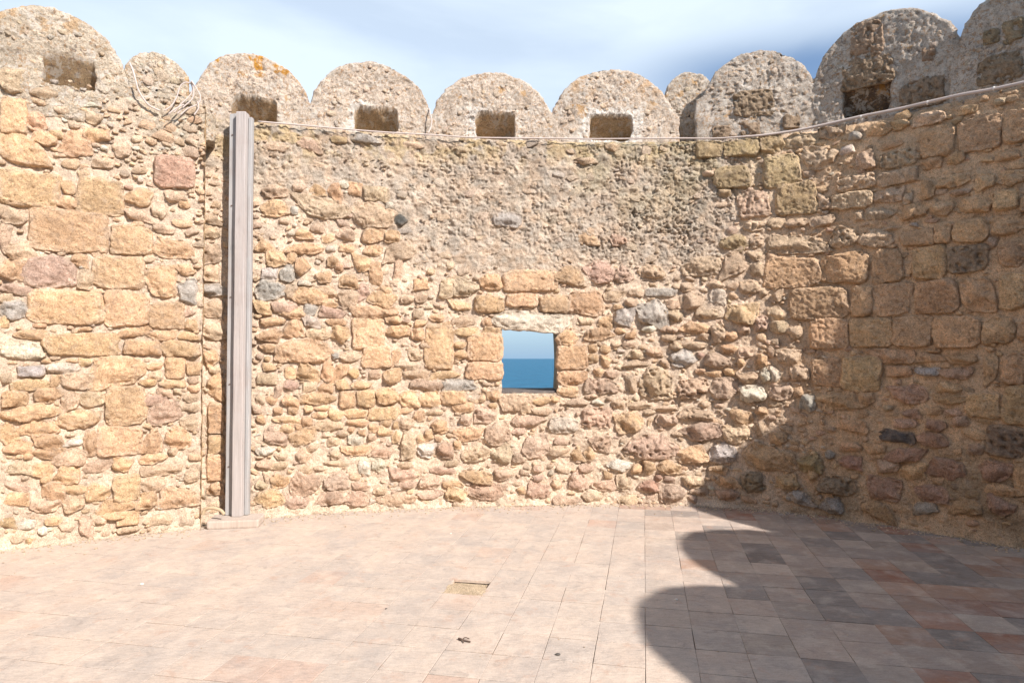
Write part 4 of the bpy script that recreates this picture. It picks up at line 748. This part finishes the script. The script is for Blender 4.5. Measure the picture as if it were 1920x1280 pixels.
# ------------------------------------------------------------ cables and conduit
def plain(name, c, rough=0.5):
    m, t, b = new_mat(name); P = nd(t, 'ShaderNodeNewGeometry').outputs['Position']
    t.links.new(mixc(t, noise(t, P, 14, 5, 0.7), tuple(v * 0.75 for v in c), tuple(min(1, v * 1.15) for v in c)), b.inputs['Base Color']); b.inputs['Roughness'].default_value = rough; return m
M_cable = plain('white_plastic', (0.54, 0.46, 0.415)); M_hose = plain('beige_hose', (0.45, 0.35, 0.23), 0.7); M_clip = plain('clip_plastic', (0.7, 0.66, 0.62))
def tube(name, P, r, mat, parent=None, seg=10, label=None, cat=None, sm=True, loc=None):
    P = np.array(P, float)
    if sm: P = catmull3(P, 8)
    d = np.gradient(P, axis=0); d /= np.linalg.norm(d, axis=1)[:, None]; up_ = np.array([0.13, 0.2, 0.97]); a = np.cross(d, up_); a /= np.linalg.norm(a, axis=1)[:, None]; b = np.cross(d, a)
    rr = np.asarray(r) * np.ones(len(P)); th = np.linspace(0, 2 * np.pi, seg, endpoint=False)
    V = P[:, None] + rr[:, None, None] * (np.cos(th)[None, :, None] * a[:, None] + np.sin(th)[None, :, None] * b[:, None])
    org = P.mean(0) if parent is None else np.array(parent.location); n = len(P)
    Q = [(i * seg + j, i * seg + (j + 1) % seg, (i + 1) * seg + (j + 1) % seg, (i + 1) * seg + j) for i in range(n - 1) for j in range(seg)]
    me = bpy.data.meshes.new(name); me.from_pydata([tuple(v) for v in (V.reshape(-1, 3) - org)], [], Q + [tuple(range(seg))[::-1], tuple(range((n - 1) * seg, n * seg))])
    for p in me.polygons: p.use_smooth = True
    o = link(name, me, mat, parent, org if parent is None else None)
    if label: tag(o, label, cat)
    return o
def catmull3(P, n):
    P = np.vstack([2 * P[0] - P[1], P, 2 * P[-1] - P[-2]]); o = []
    for k in range(1, len(P) - 2):
        t = np.linspace(0, 1, n, endpoint=False)[:, None]; a, b, c, d = P[k - 1:k + 3]
        o.append(0.5 * ((2 * b) + (-a + c) * t + (2 * a - 5 * b + 4 * c - d) * t ** 2 + (-a + 3 * b - 3 * c + d) * t ** 3))
    o.append(P[-2][None]); return np.vstack(o)
def wallpt(x, y, d, c=main): s_, z_ = c.inv(x, y, None, d); return c.pos(s_, z_, d)
line = [(484, 229), (560, 236), (640, 242), (720, 249), (800, 254), (880, 258), (960, 260), (1040, 261), (1120, 261), (1200, 261), (1280, 261), (1340, 260), (1400, 257), (1440, 254), (1500, 244), (1560, 232), (1620, 219), (1680, 206), (1740, 193), (1800, 180), (1860, 168), (1920, 156), (1990, 141)]
rad_ = [0.008] * 12 + [0.010, 0.013, 0.0145, 0.0155] + [0.016] * 7
Pc = np.array([wallpt(x, y - 1, 0.035) for x, y in line]); Pc += np.array([[0, 0, 0.004 * math.sin(i * 2.1)] for i in range(len(Pc))])
rad_full = np.interp(np.linspace(0, len(line) - 1, (len(line) - 1) * 8 + 1), range(len(line)), rad_)
cond = root('conduit', Pc[0], 'thin white conduit running along the ledge at the foot of the merlons', 'conduit')
tube('pipe', Pc, rad_full, M_cable, cond, 10)
for (x, y) in ((1613, 220), (1862, 167), (1738, 193)):
    p = wallpt(x, y, 0.035); q = wallpt(x + 3, y - 0.5, 0.035); tube('clip', [p, (p + q) / 2, q], 0.021, M_clip, cond, 10)
# bundle of white cables looped over the gap left of the post
bun = root('cable_bundle', wallpt(330, 205, 0.06, left), 'bundle of looped white cables hanging between the narrow merlon and the next', 'cables')
B_ = [[(308, 208), (322, 198), (332, 180), (338, 162), (348, 155), (358, 157)], [(326, 212), (340, 195), (354, 182), (361, 168), (357, 154)], [(332, 214), (345, 200), (360, 186), (363, 170), (359, 152)],
      [(359, 152), (368, 166), (376, 183), (370, 196), (352, 204), (338, 216)], [(370, 190), (372, 203), (364, 216)], [(316, 214), (328, 205), (345, 196)]]
for k, pl in enumerate(B_): tube('cable', [wallpt(x, y, 0.06 + 0.012 * k, left) for x, y in pl], 0.0065, M_cable, bun, 8)
tube('cable', [wallpt(x, y, dd_, left) for x, y, dd_ in ((243, 118, 0.0), (249, 132, 0.045), (254, 150, 0.06), (259, 168, 0.06), (268, 184, 0.055), (280, 198, 0.05), (300, 208, 0.045))], 0.0085, M_cable, None, 8, 'single white cable dropping beside the large left merlon', 'cable')
tube('cable', [wallpt(x, y, dd_) for x, y, dd_ in ((805, 204, -0.12), (807, 215, -0.05), (809, 226, -0.04), (808, 238, -0.03), (803, 250, 0.01))], 0.007, M_cable, None, 8, 'short white cable hanging in the notch between two merlons above the wall', 'cable')
hx0 = [(384, 962), (388, 953), (397, 950), (408, 951), (418, 955), (424, 962)]
hp = []
for x, y in hx0:
    D_ = 6.22; hp.append(((x - CX) / F * D_, D_, max(0.012, EYE + D_ * (HORIZ - y) / F)))
tube('hose', hp, 0.016, M_hose, None, 10, 'short beige hose stub curling out at the foot of the recess', 'hose')

# ------------------------------------------------------------ debris
M_twig = plain('dry_twig', (0.13, 0.09, 0.07), 0.9)
tw = root('twig', (*floor_xy(871, 1203), 0.006), 'small dry brown twig lying on the sunlit tiles', 'twig')
def fp(x, y, z=0.008): a, b = floor_xy(x, y); return (a, b, z)
tube('stem', [fp(860, 1199), fp(866, 1202, 0.012), fp(873, 1203), fp(882, 1205)], [0.006] * 8 + [0.004] * 17, M_twig, tw, 7)
tube('side_stem', [fp(866, 1202, 0.01), fp(872, 1199, 0.014), fp(880, 1200, 0.01)], 0.003, M_twig, tw, 6)
tube('side_stem', [fp(868, 1203, 0.01), fp(869, 1206, 0.006)], 0.003, M_twig, tw, 6, sm=False)
def pebble(px, py, r, mat, label):
    bm = bmesh.new(); bmesh.ops.create_icosphere(bm, subdivisions=2, radius=r)
    for v in bm.verts:
        n = 1 + 0.25 * float(fbm(np.array([v.co[:]]) * 40 / (r * 100) + px, 1.0, 2)[0]); v.co = Vector((v.co.x * 1.3 * n, v.co.y * n, v.co.z * 0.6 * n))
    me = bpy.data.meshes.new('pebble'); bm.to_mesh(me); bm.free(); x, y = floor_xy(px, py); o = link('pebble', me, mat, None, (x, y, r * 0.35)); tag(o, label, 'pebble')
M_pd = plain('dark_pebble', (0.10, 0.09, 0.08), 0.9); M_pw = plain('white_chip', (0.75, 0.70, 0.62), 0.8)
pebble(1046, 1227, 0.010, M_pd, 'dark flat pebble on the tiles below the window, right of the twig')
pebble(724, 1141, 0.006, M_pd, 'tiny dark pebble on the tiles left of the missing tile')
pebble(266, 1095, 0.010, M_pw, 'white mortar chip on the tiles at the left, in full sun')
pebble(1268, 1124, 0.009, M_pw, 'white chip lying inside the scalloped shadow edge')
pebble(845, 1000, 0.009, M_pw, 'pale chip on the tiles midway between wall and missing tile')

Vs, Qs, Cs, of = [], [], [], 0; rr = np.random.default_rng(77)
ico = bmesh.new(); bmesh.ops.create_icosphere(ico, subdivisions=1, radius=1.0); IV = np.array([v.co[:] for v in ico.verts]); IF = np.array([[v.index for v in f.verts] for f in ico.faces]); ico.free()
for k in range(2600):
    wall = k < 2450
    if wall:
        cv = main if rr.random() < 0.72 else left; a = rr.uniform(0.2, cv.L - 0.05); d = 0.02 + rr.exponential(0.075); p = cv.pos(np.array([a]), np.array([0.0]), d)[0]; r_ = rr.uniform(0.003, 0.010) * (1.6 if rr.random() < 0.06 else 1)
    else: p = np.array([rr.uniform(-4, 4), rr.uniform(2.5, 6.5), 0]); r_ = rr.uniform(0.0015, 0.004)
    v = IV * (1 + 0.25 * rr.normal(size=(len(IV), 1))) * np.array([1.3, 1.0, 0.7]) * r_; ca, sa = math.cos(k), math.sin(k)
    v = np.stack([v[:, 0] * ca - v[:, 1] * sa, v[:, 0] * sa + v[:, 1] * ca, v[:, 2] + r_ * 0.4], 1) + np.array([p[0], p[1], 0.0]); Vs.append(v); Qs.append(IF + of); of += len(IV)
    Cs.append(np.tile(np.array([0.60, 0.47, 0.33]) * rr.uniform(0.85, 1.2), (len(IV), 1)))
o = link('mortar_crumbs', new_mesh('mortar_crumbs', np.vstack(Vs), np.vstack(Qs), np.vstack(Cs), smooth=False), M_stone); o['kind'] = 'stuff'; o['label'] = 'sandy mortar crumbs strewn along the foot of the wall'; o['category'] = 'debris'
